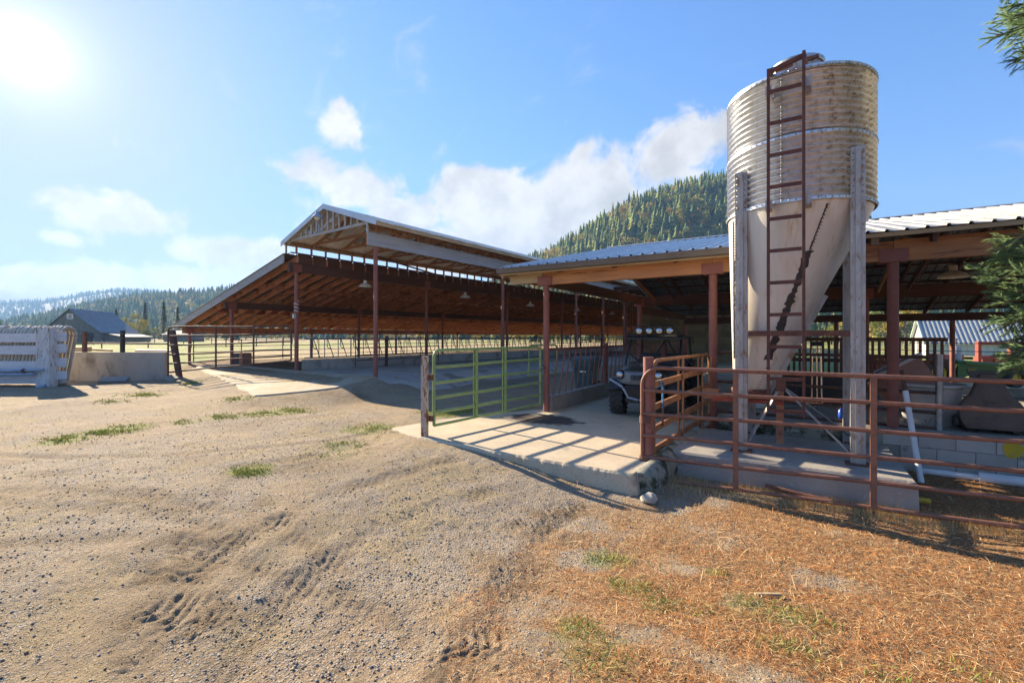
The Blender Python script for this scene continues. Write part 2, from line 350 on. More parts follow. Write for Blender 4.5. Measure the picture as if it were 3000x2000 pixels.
mat['sign_white'] = M('sign_white', (.78, .77, .74), (.70, .68, .64), 4, .5, 0, 0)
mat['sign_red'] = M('sign_red', (.55, .03, .03), (.45, .03, .03), 4, .5, 0, 0)
mat['sign_blue'] = M('sign_blue', (.03, .05, .22), (.03, .05, .18), 4, .5, 0, 0)
mat['orange'] = M('orange_cloth', (.75, .17, .03), (.6, .13, .03), 5, .8, 0, .1)
mat['stone'] = M('pale_stone', (.47, .42, .35), (.38, .34, .28), 7, .9, 0, .5, 50, c3=(.28, .25, .2), s3=12)
mat['bark'] = M('bark', (.12, .075, .05), (.08, .05, .035), 6, .95, 0, .8, 30, stretch=(1, 1, .3))
mat['barkgrey'] = M('grey_bark', (.22, .19, .16), (.15, .13, .11), 6, .95, 0, .6, 30, stretch=(1, 1, .3))
mat['wire'] = M('old_wire', (.22, .19, .16), (.16, .13, .11), 8, .6, .6, 0)

def leafmat(name, c, c2, trans=.35, rough=.6, attr=False):
    m = bpy.data.materials.new(name); m.use_nodes = True; k = NT(m.node_tree); p = k.n['Principled BSDF']
    out = [n for n in k.n if n.type == 'OUTPUT_MATERIAL'][0]
    g = k.new('ShaderNodeNewGeometry'); tc = k.new('ShaderNodeTexCoord')
    if attr:
        a = k.new('ShaderNodeAttribute'); a.attribute_name = 'tint'; col = a.outputs['Color']
    else:
        f = k.m('ADD', k.m('MULTIPLY', g.outputs['Random Per Island'], .6), k.m('MULTIPLY', k.noise(tc.outputs['Object'], .9, 3), .4))
        col = k.mix(k.ss(f, .2, .8), c, c2)
    k.l.new(col, p.inputs['Base Color']); p.inputs['Roughness'].default_value = rough; p.inputs['Specular IOR Level'].default_value = .25
    if trans:
        tr = k.new('ShaderNodeBsdfTranslucent'); k.l.new(k.mix(.5, col, (.30, .28, .04), 'MIX'), tr.inputs[0])
        mx = k.new('ShaderNodeMixShader'); mx.inputs[0].default_value = trans
        k.l.new(p.outputs[0], mx.inputs[1]); k.l.new(tr.outputs[0], mx.inputs[2]); k.l.new(mx.outputs[0], out.inputs[0])
    return m
mat['sequoia'] = leafmat('sequoia_needles', (.12, .24, .14), (.24, .34, .12), .4)
mat['grassblade'] = leafmat('green_grass', (.10, .17, .03), (.19, .22, .05), .35)
mat['forest'] = leafmat('forest_foliage', None, None, .22, .8, attr=True)
mat['litter'] = leafmat('needle_litter', None, None, .15, .8, attr=True)

# ------------------------------------------------------------------ ground
def gp(px, py, z=-.08):
    v = ray(px, py); t = (z-CZ)/v.z; return (v.x*t, v.y*t)
BPIV = (-11.6, 10.16); BROT = math.radians(-4.0)      # the barn stands a few degrees off the shed
def BT(x, y):
    c, s = math.cos(BROT), math.sin(BROT); a, b = x-BPIV[0], y-BPIV[1]; return (BPIV[0]+a*c-b*s, BPIV[1]+a*s+b*c)
def BTi(x, y):
    c, s = math.cos(BROT), -math.sin(BROT); a, b = x-BPIV[0], y-BPIV[1]; return (BPIV[0]+a*c-b*s, BPIV[1]+a*s+b*c)
APRON = [(-22.6, 9.7), (-16.8, 8.15), (-12.6, 6.8), (-11.2, 8.4), (-11.4, 10.15), (-16.4, 10.5), (-22.6, 11.0)]
def poly_sd(x, y, poly):
    d = np.full(x.shape, 1e9); ins = np.zeros(x.shape, bool); n = len(poly)
    for i in range(n):
        ax, ay = poly[i]; bx, by = poly[(i+1) % n]
        ex, ey = bx-ax, by-ay; wx, wy = x-ax, y-ay
        t = np.clip((wx*ex+wy*ey)/(ex*ex+ey*ey), 0, 1)
        d = np.minimum(d, (wx-ex*t)**2+(wy-ey*t)**2)
        c = ((ay > y) != (by > y)) & (x < (bx-ax)*(y-ay)/((by-ay) if by != ay else 1e-9)+ax)
        ins ^= c
    d = np.sqrt(d); return np.where(ins, -d, d)
def apron_z(x, y):
    return .10+.31*sst(y, 6.6, 10.2)-.10*sst(-x, 15, 21)*(1-sst(y, 9.0, 10.2))
TRACKS = [((1705, 1432), (1530, 1510), .26, 1.0), ((1640, 1520), (1830, 1580), .20, .6), ((1545, 1590), (1480, 1725), .24, 1.0), ((1310, 1840), (1540, 1900), .26, .9),
          ((640, 1570), (500, 1720), .30, 1.0), ((410, 1775), (650, 1810), .26, 1.1), ((430, 1840), (480, 1920), .22, .9), ((0, 1452), (300, 1462), .30, .6), ((300, 1462), (620, 1500), .30, .7),
          ((720, 1480), (830, 1540), .26, .6), ((1250, 1330), (1100, 1400), .25, .5), ((560, 1560), (900, 1520), .2, .4), ((1730, 1990), (1560, 1870), .22, .6)]
RUTS = [((165, 1400), (400, 1348), .05, .012), ((0, 1335), (250, 1345), .10, .015), ((900, 1340), (1150, 1290), .25, .02), ((0, 1500), (500, 1500), .4, -.02), ((870, 1890), (1000, 1860), .05, -.01), ((350, 1340), (1000, 1270), .35, .02)]
LINES = [[(0, 1450), (300, 1462), (620, 1500), (830, 1545), (1000, 1640)], [(0, 1505), (350, 1512), (640, 1560), (780, 1640)], [(380, 2000), (470, 1850), (560, 1700), (760, 1560), (1050, 1430), (1330, 1350)],
         [(640, 2000), (760, 1820), (900, 1680), (1120, 1530), (1430, 1420)], [(0, 1335), (350, 1345), (700, 1330), (1000, 1290), (1150, 1265)], [(0, 1400), (400, 1395), (800, 1370), (1080, 1310)],
         [(1350, 2000), (1450, 1800), (1520, 1650), (1600, 1520), (1700, 1440)], [(150, 1290), (450, 1268), (760, 1240), (1000, 1215)], [(0, 1620), (300, 1600), (700, 1640), (1100, 1760), (1400, 1990)]]
def line_d(x, y, L):
    best = np.full(x.shape, 1e9); P_ = [gp(*q) for q in L]; N_ = []
    for i in range(len(P_)-1):
        for f in (0, .25, .5, .75):
            p0 = P_[max(i-1, 0)]; p1 = P_[i]; p2 = P_[i+1]; p3 = P_[min(i+2, len(P_)-1)]
            N_.append(tuple(.5*((2*p1[k])+(-p0[k]+p2[k])*f+(2*p0[k]-5*p1[k]+4*p2[k]-p3[k])*f*f+(-p0[k]+3*p1[k]-3*p2[k]+p3[k])*f**3) for k in (0, 1)))
    N_.append(P_[-1])
    for a, b in zip(N_[:-1], N_[1:]):
        ex, ey = b[0]-a[0], b[1]-a[1]; t = np.clip(((x-a[0])*ex+(y-a[1])*ey)/(ex*ex+ey*ey+1e-9), 0, 1)
        best = np.minimum(best, np.hypot(x-a[0]-ex*t, y-a[1]-ey*t))
    return best
def seg_uv(x, y, a, b):
    ex, ey = b[0]-a[0], b[1]-a[1]; L = math.hypot(ex, ey); ex /= L; ey /= L
    u = (x-a[0])*ex+(y-a[1])*ey; v = -(x-a[0])*ey+(y-a[1])*ex; return u, v, L
def H(x, y):
    x = np.asarray(x, float); y = np.asarray(y, float)
    r = np.hypot(x, y); near = 1-sst(r, 25, 60)
    h = (.10*(fbm(x*.30+5, y*.30, 3, 3)-.5)+.035*(fbm(x*1.7, y*1.7, 3, 9)-.5))*near - .04
    # lower ground round the silo pad, falling away from the slab lip
    low = sst(x, -4.8, -1.7)*(1-sst(y, 8.4, 9.0))*sst(r, 1.0, 5.0)
    h = h-.215*low
    # under the slabs
    us = sst(x, -6.6, -5.2)*sst(y, 6.3, 6.9)*(1-sst(y, 40, 44))*(1-sst(x, 8, 10)); us2 = sst(x, -1.7, -1.3)*(1-sst(y, 6.85, 6.9))
    h = h*(1-us)+(-.12-.12*sst(x, -1.8, -1.4))*us
    # ground behind the machine shed is lower
    h = h-.75*sst(y, 17, 27)*sst(x, -5, 3)*(1-sst(r, 60, 110)*.4)
    # bank up to the barn apron, pen floor
    sd = poly_sd(x, y, APRON)
    b = 1-sst(sd, -.05, 1.5)
    h = h*(1-b)+(apron_z(x, y)-.035)*b
    X_, Y_ = x, y; x, y = BTi(x, y)
    pen = sst(y, 9.3, 10.6)*(1-sst(-x, 27.0, 30.0))*(1-sst(y, 97, 101))*sst(-x, 16.2, 16.4)
    h = h*(1-pen)+pen*(.36+.06*(fbm(x*1.5, y*1.5, 3, 31)-.5))
    fl = sst(y, 10.0, 10.2)*sst(-x, 10.2, 11.3)*(1-sst(-x, 16.2, 16.4))*(1-sst(y, 97, 100)); h = h*(1-fl)+fl*(.20); x, y = X_, Y_
    # wheel marks
    for (a, c, w, amp) in TRACKS:
        A, B = gp(*a), gp(*c); u, v, L = seg_uv(x, y, A, B)
        win = sst(u, -.1, .15)*(1-sst(u, L-.15, L+.1))*(1-sst(np.abs(v), w*.75, w))
        wob = .03*(fbm(x*7, y*7, 2, 41)-.5)
        ph = np.sin(2*math.pi*(u+np.abs(v)*.5+wob*3)/.075)
        brk = sst(fbm(x*4.5, y*4.5, 3, 77), .34, .55)
        h = h+win*amp*brk*(.0075*np.tanh(2.2*ph)-.008+.012*(fbm(x*13, y*13, 3, 5)-.5))
    for (a, c, w, dz) in RUTS:
        A, B = gp(*a), gp(*c); u, v, L = seg_uv(x, y, A, B)
        win = sst(u, -.2, .3)*(1-sst(u, L-.3, L+.2)); h = h-win*dz*np.exp(-(v/w)**2)*1.2
    nr = r < 24
    if nr.any():
        xn, yn = x[nr] if x.ndim else x, y[nr] if y.ndim else y; dz = np.zeros(np.shape(xn))
        for i_, L in enumerate(LINES):
            d_ = line_d(xn, yn, L)+.05*(fbm(xn*3, yn*3, 2, 7)-.5); wv = .5+.5*sst(fbm(xn*1.3, yn*1.3, 2, 60+i_), .3, .6)
            dz = dz+wv*(-.012*np.exp(-(d_/.11)**2)+.007*np.exp(-((d_-.22)/.09)**2))
            d2 = np.abs(d_-.0); dz = dz+wv*.003*np.exp(-(d2/.11)**2)*np.sin((xn+yn*.7)*62+6*fbm(xn*4, yn*4, 2, 3))
        if x.ndim: h[nr] += dz
        else: h = h+dz
    rough = sst(fbm(x*.9+3, y*.9, 3, 91), .40, .62)
    h = h+near*(1-us)*((.008+.008*rough)*(fbm(x*9, y*9, 3, 15)-.5)+(.004+.006*rough)*(fbm(x*24, y*24, 2, 19)-.5))
    return h
PATCHES = [(195, 1290, .55, 1), (350, 1262, .7, 1), (290, 1275, .4, .9), (740, 1392, .36, 1), (720, 1400, .2, 1), (700, 1182, .6, .7), (860, 1205, .8, .8), (760, 1215, .7, .7), (650, 1225, .6, .8), (540, 1240, .4, .6), (980, 1345, .5, .5), (1010, 1310, .5, .6), (1090, 1262, .7, .8), (1300, 1215, .7, 1.0), (1380, 1208, .5, .9), (420, 1160, .8, .7), (560, 1130, .5, .9), (330, 1180, .6, .5), (1800, 1590, .3, .7), (1850, 1680, .28, .9), (1920, 1735, .2, .8), (1690, 1815, .22, .8), (2100, 1625, .12, 1), (2230, 1745, .3, .6), (2380, 1775, .25, .6), (1780, 1925, .3, .7), (2040, 1740, .25, .5), (2400, 1890, .25, .5), (2270, 1850, .2, .5), (1500, 1345, .2, .3), (2860, 1920, .2, .4), (2650, 1980, .25, .6)]
def masks(x, y):
    r = np.hypot(x, y)
    n = fbm(x*.8, y*.8, 4, 51); n2 = fbm(x*2.5, y*2.5, 3, 61); n3 = fbm(x*.35, y*.35, 3, 71)
    need = sst(x+(n-.5)*2.6-.14*(y-6), -2.6, .2)*(1-sst(y, 8.6, 8.8))*sst(n2+.35*sst(x, -1.5, 2.0), .25, .55)
    grav = sst(n3+(n-.5)*.6, .43, .57)*(1-need)*(1-sst(r, 14, 30))
    green = np.zeros_like(x)
    for (px, py, rad, s) in PATCHES:
        g = gp(px, py); d = np.hypot(x-g[0], (y-g[1])); green = np.maximum(green, s*(1-sst(d+.5*rad*(n2-.5)*2, rad*.45, rad)))
    # fields beyond: dry tan near, green strip, tan again
    fieldg = sst(-x, 56, 64)*(1-sst(-x, 118, 150))*sst(n3, .25, .6)
    fieldg = np.maximum(fieldg, sst(-x, 25, 28)*(1-sst(y/np.maximum(-x, 1), .42, .52))*sst(n, .22, .5)*(1-sst(-x, 170, 230)))
    fieldg = np.maximum(fieldg, sst(y, 36, 42)*sst(x, -12, 0)*sst(n3, .2, .55))
    far = sst(r, 24, 32)
    green = np.maximum(green*(1-far), fieldg*sst(r, 22, 27))
    straw = np.maximum(far, sst(n2*.6+n*.4, .50, .66)*.6*(1-need))
    trk = np.zeros_like(x)
    for (a_, c_, w_, amp) in TRACKS:
        u, v, L = seg_uv(x, y, gp(*a_), gp(*c_)); trk = np.maximum(trk, min(1, amp)*sst(u, -.3, .2)*(1-sst(u, L-.2, L+.3))*(1-sst(np.abs(v), w_*.5, w_*1.25))*sst(n2, .30, .60))
    for (px_, py_, rad, s_) in [(860, 1178, 1.1, 1.0), (960, 1170, .9, 1.0), (760, 1195, .8, .8), (1020, 1180, .8, .8), (650, 1215, .8, .5), (760, 1400, .5, .7), (1000, 1250, .9, .4), (880, 1370, .5, .6), (540, 1620, .45, .9), (600, 1570, .3, .8), (480, 1790, .4, .9), (1500, 1600, .4, .6), (1600, 1475, .45, .7), (1400, 1870, .35, .7), (170, 1460, .7, .6), (120, 1470, .5, .6), (560, 1480, .5, .6), (1320, 1960, .2, .8)]:
        g_ = gp(px_, py_); trk = np.maximum(trk, s_*(1-sst(np.hypot(x-g_[0], y-g_[1])+rad*1.2*(n-.5), rad*.3, rad))*sst(n2, .25, .6))
    nr = np.hypot(x, y) < 24
    for i_, L in enumerate(LINES):
        d_ = line_d(x[nr], y[nr], L); trk[nr] = np.maximum(trk[nr], .6*np.exp(-(d_/.13)**2)*sst(fbm(x[nr]*1.3, y[nr]*1.3, 2, 60+i_), .28, .58))
    masks.trk = trk
    xb_, yb_ = BTi(x, y); dung = sst(yb_, 9.2, 9.9)*sst(-xb_, 16.4, 17.0)*(1-sst(-xb_, 26, 28))*(1-sst(yb_, 90, 97))
    return need, green, grav, straw, dung
def build_ground():
    rr = [0.25, .6, 1.0]; r = 1.35
    while r < 10.5: rr.append(r); r *= 1.0066
    while r < 70: rr.append(r); r *= 1.016
    while r < 3300: rr.append(r); r *= 1.055
    fw = math.pi/2+YAW
    ang = list(fw+np.radians(np.linspace(-52, 52, 560)))+list(fw+np.radians(np.linspace(52, 308, 70))[1:-1])
    rr = np.array(rr); ang = np.array(ang); A, R = np.meshgrid(ang, rr)
    x = (R*np.cos(A)).ravel(); y = (R*np.sin(A)).ravel(); z = H(x, y)
    z[:len(ang)*3] = np.minimum(z[:len(ang)*3], -.06)
    na, nr = len(ang), len(rr); i = np.arange(nr-1)[:, None]*na; j = np.arange(na)[None, :]; j2 = (j+1) % na
    F = np.stack([i+j, i+na+j, i+na+j2, i+j2], -1).reshape(-1, 4)[:, ::-1]
    V = np.stack([x, y, z], 1); V = np.vstack([V, [[0, 0, z[:na].mean()]]])
    need, green, grav, straw, dung = masks(V[:, 0], V[:, 1])
    cols = np.stack([need, green, grav, straw], 1); trk = masks.trk
    m = bpy.data.materials.new('ground_dirt'); m.use_nodes = True; k = NT(m.node_tree); p = k.n['Principled BSDF']
    a = k.new('ShaderNodeAttribute'); a.attribute_name = 'mask'; s = k.new('ShaderNodeSeparateColor'); k.l.new(a.outputs['Color'], s.inputs[0])
    a2 = k.new('ShaderNodeAttribute'); a2.attribute_name = 'dung'
    tc = k.new('ShaderNodeTexCoord'); v = tc.outputs['Object']
    nA = k.noise(v, 1.1, 6, .6, .3); nB = k.noise(v, 7.0, 6, .65, .2); nC = k.noise(v, 45.0, 5, .7); nD = k.noise(v, 160.0, 3, .6)
    col = k.mix(k.ss(nA, .32, .68), (.37, .285, .185), (.285, .22, .145))
    col = k.mix(k.ss(nB, .50, .72), col, (.23, .165, .10))
    col = k.mix(k.ss(nC, .52, .70), col, (.50, .39, .25))
    col = k.mix(k.ss(nC, .46, .30), col, (.20, .145, .09))
    vo = k.new('ShaderNodeTexVoronoi'); vo.inputs['Scale'].default_value = 62.0; k.l.new(v, vo.inputs['Vector'])
    vs = k.new('ShaderNodeSeparateColor'); k.l.new(vo.outputs['Color'], vs.inputs[0])
    stone = k.mix(vs.outputs[0], (.19, .19, .20), (.52, .51, .49))
    isst = k.m('MULTIPLY', k.ss(k.m('ADD', vs.outputs[1], k.m('MULTIPLY', s.outputs[2], .62)), .74, .86), k.ss(vo.outputs['Distance'], .62, .35))
    col = k.mix(isst, col, stone)
    # dry straw / stubble
    mp = k.new('ShaderNodeMapping'); mp.inputs['Scale'].default_value = (14, 60, 20); mp.inputs['Rotation'].default_value = (0, 0, .5); k.l.new(v, mp.inputs['Vector'])
    sN = k.noise(mp.outputs[0], 2.0, 5, .65, .8)
    strawc = k.mix(k.ss(sN, .35, .65), (.46, .36, .18), (.31, .235, .11))
    col = k.mix(k.m('MULTIPLY', a.outputs['Alpha'], k.ss(sN, .25, .60)), col, strawc)
    # needles
    mp2 = k.new('ShaderNodeMapping'); mp2.inputs['Scale'].default_value = (30, 120, 30); mp2.inputs['Rotation'].default_value = (0, 0, -.5); k.l.new(v, mp2.inputs['Vector'])
    nN = k.noise(mp2.outputs[0], 1.2, 5, .7, 1.2)
    nc = k.mix(k.ss(nN, .36, .64), (.50, .27, .11), (.27, .115, .048)); nc = k.mix(k.ss(nC, .50, .66), nc, (.60, .44, .23)); nc = k.mix(k.ss(nB, .52, .66), nc, (.26, .16, .085))
    col = k.mix(k.m('MULTIPLY', s.outputs[0], k.ss(nN, .15, .55)), col, nc)
    gc = k.mix(k.ss(nB, .35, .65), (.15, .21, .04), (.24, .26, .06)); gc = k.mix(k.ss(nC, .5, .72), gc, (.36, .30, .12))
    col = k.mix(k.m('MULTIPLY', s.outputs[1], k.ss(k.m('ADD', nC, k.m('MULTIPLY', s.outputs[1], .22)), .50, .72)), col, gc)
    farg = k.m('MULTIPLY', k.m('MULTIPLY', s.outputs[1], k.ss(a.outputs['Alpha'], .9, 1.0)), .8); col = k.mix(farg, col, k.mix(k.ss(k.noise(v, .25, 4), .4, .6), (.13, .22, .04), (.23, .27, .06)))
    col = k.mix(a2.outputs['Fac'], col, k.mix(k.ss(nB, .4, .6), (.115, .07, .04), (.20, .125, .065)))
    a3 = k.new('ShaderNodeAttribute'); a3.attribute_name = 'trk'
    col = k.mix(k.m('MULTIPLY', a3.outputs['Fac'], k.ss(k.m('ADD', nB, k.m('MULTIPLY', nC, .5)), .50, .80)), col, (.17, .12, .072))
    big = k.noise(v, .45, 5, .6, .4)
    col = k.mix(k.m('MULTIPLY', k.ss(big, .52, .66), .45), col, (.24, .175, .105))
    col = k.mix(k.m('MULTIPLY', k.ss(nD, .55, .68), .75), col, (.14, .10, .06))
    col = k.mix(k.m('MULTIPLY', k.ss(nD, .44, .32), .6), col, (.60, .50, .36))
    k.l.new(col, p.inputs['Base Color']); p.inputs['Roughness'].default_value = .95; p.inputs['Specular IOR Level'].default_value = .2
    hgt = k.m('ADD', k.m('MULTIPLY', nC, .8), k.m('ADD', k.m('MULTIPLY', nD, .35), k.m('MULTIPLY', k.m('MULTIPLY', isst, k.m('SUBTRACT', 1.0, vo.outputs['Distance'])), .7)))
    hgt = k.m('ADD', hgt, k.m('ADD', k.m('MULTIPLY', nB, 1.2), k.m('MULTIPLY', k.m('MULTIPLY', nN, s.outputs[0]), .9)))
    b = k.new('ShaderNodeBump'); b.inputs['Strength'].default_value = 1.0; b.inputs['Distance'].default_value = .028
    k.l.new(hgt, b.inputs['Height']); k.l.new(b.outputs[0], p.inputs['Normal'])
    me = npmesh('ground', V, F, m, True, cols, 'mask')
    cb_ = me.attributes.new('trk', 'FLOAT', 'POINT'); cb_.data.foreach_set('value', trk.astype(np.float32))
    ca = me.attributes.new('dung', 'FLOAT', 'POINT'); ca.data.foreach_set('value', dung.astype(np.float32))
    nplink('ground', me, 'structure')
build_ground()

# ------------------------------------------------------------------ hills and far woods
def interp(pts, s): return np.interp(s, [p[0] for p in pts], [p[1] for p in pts])
def hill_z(px, t, pts, t0, t1, seed):
    top = (985-interp(pts, px))/FPX*t1
    f = sst(t, t0, t1); back = 1-.5*sst(t, t1, t1*1.5)
    return -3+(top+3)*f*back*(1+.10*(fbm(px*.006+seed, t*.006, 3, seed)-.5))
def xy_of(px, t):
    s = (px-1500)/FPX
    return (-math.sin(YAW)+math.cos(YAW)*s)*t, (math.cos(YAW)+math.sin(YAW)*s)*t
HILLS = [('hill', [(1180, 1000), (1320, 930), (1540, 792), (1700, 712), (1850, 625), (2000, 572), (2140, 548), (2300, 560), (2450, 620), (2575, 690), (2750, 790), (2950, 880), (3300, 940), (3800, 960)], 230, 640, 21, 1150, 3900),
         ('hill', [(-900, 930), (-300, 975), (0, 962), (160, 930), (250, 908), (330, 892), (400, 880), (520, 874), (620, 868), (720, 856), (900, 838), (1050, 838), (1250, 880), (1450, 945), (1600, 1000)], 420, 950, 22, -900, 1650),
         ('hill', [(-1200, 900), (-300, 880), (0, 892), (140, 886), (210, 872), (330, 856), (450, 862), (650, 880), (900, 900), (1200, 985)], 1300, 2200, 23, -1200, 1200)]
hm = M('hillside', (.085, .09, .035), (.13, .115, .05), .05, .95, 0, 0, coord='Object', c3=(.07, .08, .03), s3=.12, t3=(.45, .6))
for (nm, pts, t0, t1, sd, p0, p1) in HILLS:
    px = np.linspace(p0, p1, 140); t = np.linspace(t0*.9, t1*1.5, 46); T, P = np.meshgrid(t, px, indexing='ij')
    X, Y = xy_of(P, T); Z = hill_z(P, T, pts, t0, t1, sd)
    n = 140; i = np.arange(45)[:, None]*n; j = np.arange(n-1)[None, :]
    F = np.stack([i+j, i+j+1, i+n+j+1, i+n+j], -1).reshape(-1, 4)
    nplink(nm, npmesh(nm, np.stack([X.ravel(), Y.ravel(), Z.ravel()], 1), F, hm, True), 'structure')

def conifer_template(tiers=7, pts=8, seed=0, slim=.17):
    g = np.random.default_rng(seed); V = []; F = []
    for i in range(tiers):
        f = i/tiers; zb = .10+.84*f; zt = min(1.0, zb+.30*(1-.5*f)); rad = slim*(1-f)**.85*(.8+.4*g.random())
        b = len(V); V.append((0, 0, zt))
        for q in range(pts*2):
            a = math.pi*q/pts+g.random()*.3; rr = rad*((1.0 if q % 2 == 0 else .45)+.25*(g.random()-.5))
            V.append((rr*math.cos(a), rr*math.sin(a), zb-(.03 if q % 2 == 0 else -.02)+.03*(g.random()-.5)))
        for q in range(pts*2): F.append((b, b+1+q, b+1+(q+1) % (pts*2)))
    b = len(V)                       # trunk
    for q in range(3):
        a = 2*math.pi*q/3; V.append((.012*math.cos(a), .012*math.sin(a), 0))
    V.append((0, 0, .97)); F += [(b, b+1, b+3), (b+1, b+2, b+3), (b+2, b, b+3)]
    return np.array(V), np.array(F)
def snag_template(seed):
    g = np.random.default_rng(seed); V = []; F = []
    def spike(p, q, r):
        b = len(V); V.extend([(p[0]+r, p[1], p[2]), (p[0]-r*.5, p[1]+r*.87, p[2]), (p[0]-r*.5, p[1]-r*.87, p[2]), tuple(q)])
        F.extend([(b, b+1, b+3), (b+1, b+2, b+3), (b+2, b, b+3)])
    spike((0, 0, 0), (0, 0, 1), .016)
    for i in range(12):
        z = .35+.6*g.random(); a = g.random()*6.3; L = .10*(1.1-z)+.03
        spike((0, 0, z), (L*math.cos(a), L*math.sin(a), z+.02), .006)
    return np.array(V), np.array(F)
def broad_template(seed, n=130):
    g = np.random.default_rng(seed); V = []; F = []
    cl = [(g.normal(0, .16), g.normal(0, .16), .30+.55*g.random()) for _ in range(9)]
    for i in range(n):
        c = cl[i % 9]; d = g.normal(0, 1, 3); d /= np.linalg.norm(d); p = np.array(c)+d*(.10+.09*g.random())
        u = np.cross(d, [0.3, .2, 1]); u /= np.linalg.norm(u); w = np.cross(d, u); s = .045+.04*g.random(); b = len(V)
        V += [tuple(p+u*s), tuple(p-u*s*.6+w*s), tuple(p-u*s*.5-w*s)]; F.append((b, b+1, b+2))
    b = len(V)
    for q in range(3):
        a = 2*math.pi*q/3; V.append((.03*math.cos(a), .03*math.sin(a), -.05))
    V.append((0, 0, .6)); F += [(b, b+1, b+3), (b+1, b+2, b+3), (b+2, b, b+3)]
    return np.array(V), np.array(F)
CON = [conifer_template(5, 7, s, .15+.03*(s % 4)) for s in range(9)]
SNAG = [snag_template(s) for s in range(3)]; BRO = [broad_template(s) for s in range(4)]
def scatter(name, items, label):
    """items: (template, x, y, z, height, width factor, rgb)"""
    VV = []; FF = []; CC = []; b = 0
    for (tp, x, y, z, h, w, c) in items:
        V, F = tp; a = random.random()*6.3; ca, sa = math.cos(a), math.sin(a); q = np.empty_like(V)
        q[:, 0] = x+(V[:, 0]*ca-V[:, 1]*sa)*h*w; q[:, 1] = y+(V[:, 0]*sa+V[:, 1]*ca)*h*w; q[:, 2] = z+V[:, 2]*h
        VV.append(q); FF.append(F+b); b += len(V)
        cc = np.tile(np.array(c, float), (len(V), 1)); cc *= (.75+.5*RNG.random((len(V), 1))); CC.append(cc)
    me = npmesh(name, np.vstack(VV), np.vstack(FF), mat['forest'], False, np.vstack(CC))
    o = nplink(name, me, 'stuff', label, 'trees'); return o
def wood(hi, count, rng, hh, label, decid=.25, name='forest', dense=1.0, snags=.04):
    nm, pts, t0, t1, sd, p0, p1 = HILLS[hi]; items = []; g = np.random.default_rng(100+hi)
    px = g.uniform(rng[0], rng[1], count); u = g.random(count)**.8; t = t0+(t1*1.03-t0)*u
    # thick line of trees along the crest
    k = count//6; t[:k] = t1*(.96+.05*g.random(k))
    z = hill_z(px, t, pts, t0, t1, sd); x, y = xy_of(px, t)
    cl = fbm(px*.02, t*.02*(600/t1), 3, 7+hi)
    for i in range(count):
        crest = t[i] > t1*.94; q = g.random()
        if crest and q < snags*5 or q < snags: items.append((SNAG[i % 3], x[i], y[i], z[i]-1, hh*(.6+.5*g.random()), 1.0, (.17, .15, .13)))
        elif (not crest) and g.random() < decid*(2.2 if cl[i] > .55 else .45):
            c = [(.40, .31, .06), (.48, .40, .08), (.27, .31, .08), (.20, .26, .07), (.46, .27, .06)][int(g.random()*5)]
            items.append((BRO[i % 4], x[i], y[i], z[i]-.5, hh*(.42+.25*g.random()), 1.25, c))
        else:
            f = .8+.5*g.random(); c = (.105*f, .165*f, .055*f) if g.random() < .55 else (.21*f, .25*f, .075*f)
            items.append((CON[i % 9], x[i], y[i], z[i]-1, hh*(.45+.85*g.random()**1.5), .85+.7*g.random(), c))
    scatter(name, items, label)
wood(0, 9500, (1250, 3300), 18, 'dense conifer wood with yellow trees on the steep hill right of the barn', .30)
wood(1, 5600, (-250, 1150), 19, 'blue hazy conifer wood on the hillside behind the old barn', .3)
wood(2, 3600, (-350, 700), 24, 'faint conifer line along the most distant ridge at left', .05)
# belt of trees and brush at the far edge of the fields
items = []; g = np.random.default_rng(5)
for i in range(520):
    px = g.uniform(-300, 3700); t = g.uniform(205, 420) if px < 1500 else g.uniform(120, 260)
    x, y = xy_of(px, t); z0 = -.5
    if px > 1500: c = [(.20, .21, .05), (.30, .24, .06), (.13, .17, .05), (.36, .28, .06), (.09, .12, .045)][i % 5]
    else: c = [(.22, .19, .06), (.12, .14, .05), (.30, .24, .08), (.07, .10, .04)][i % 4]
    if g.random() < .3: items.append((CON[i % 5], x, y, z0, g.uniform(7, 16), 1.3, (.05, .085, .035)))
    else: items.append((BRO[i % 4], x, y, z0, g.uniform(2.5, 9), 1.5, c))
scatter('tree_belt', items, 'belt of brush and trees along the far edge of the fields')

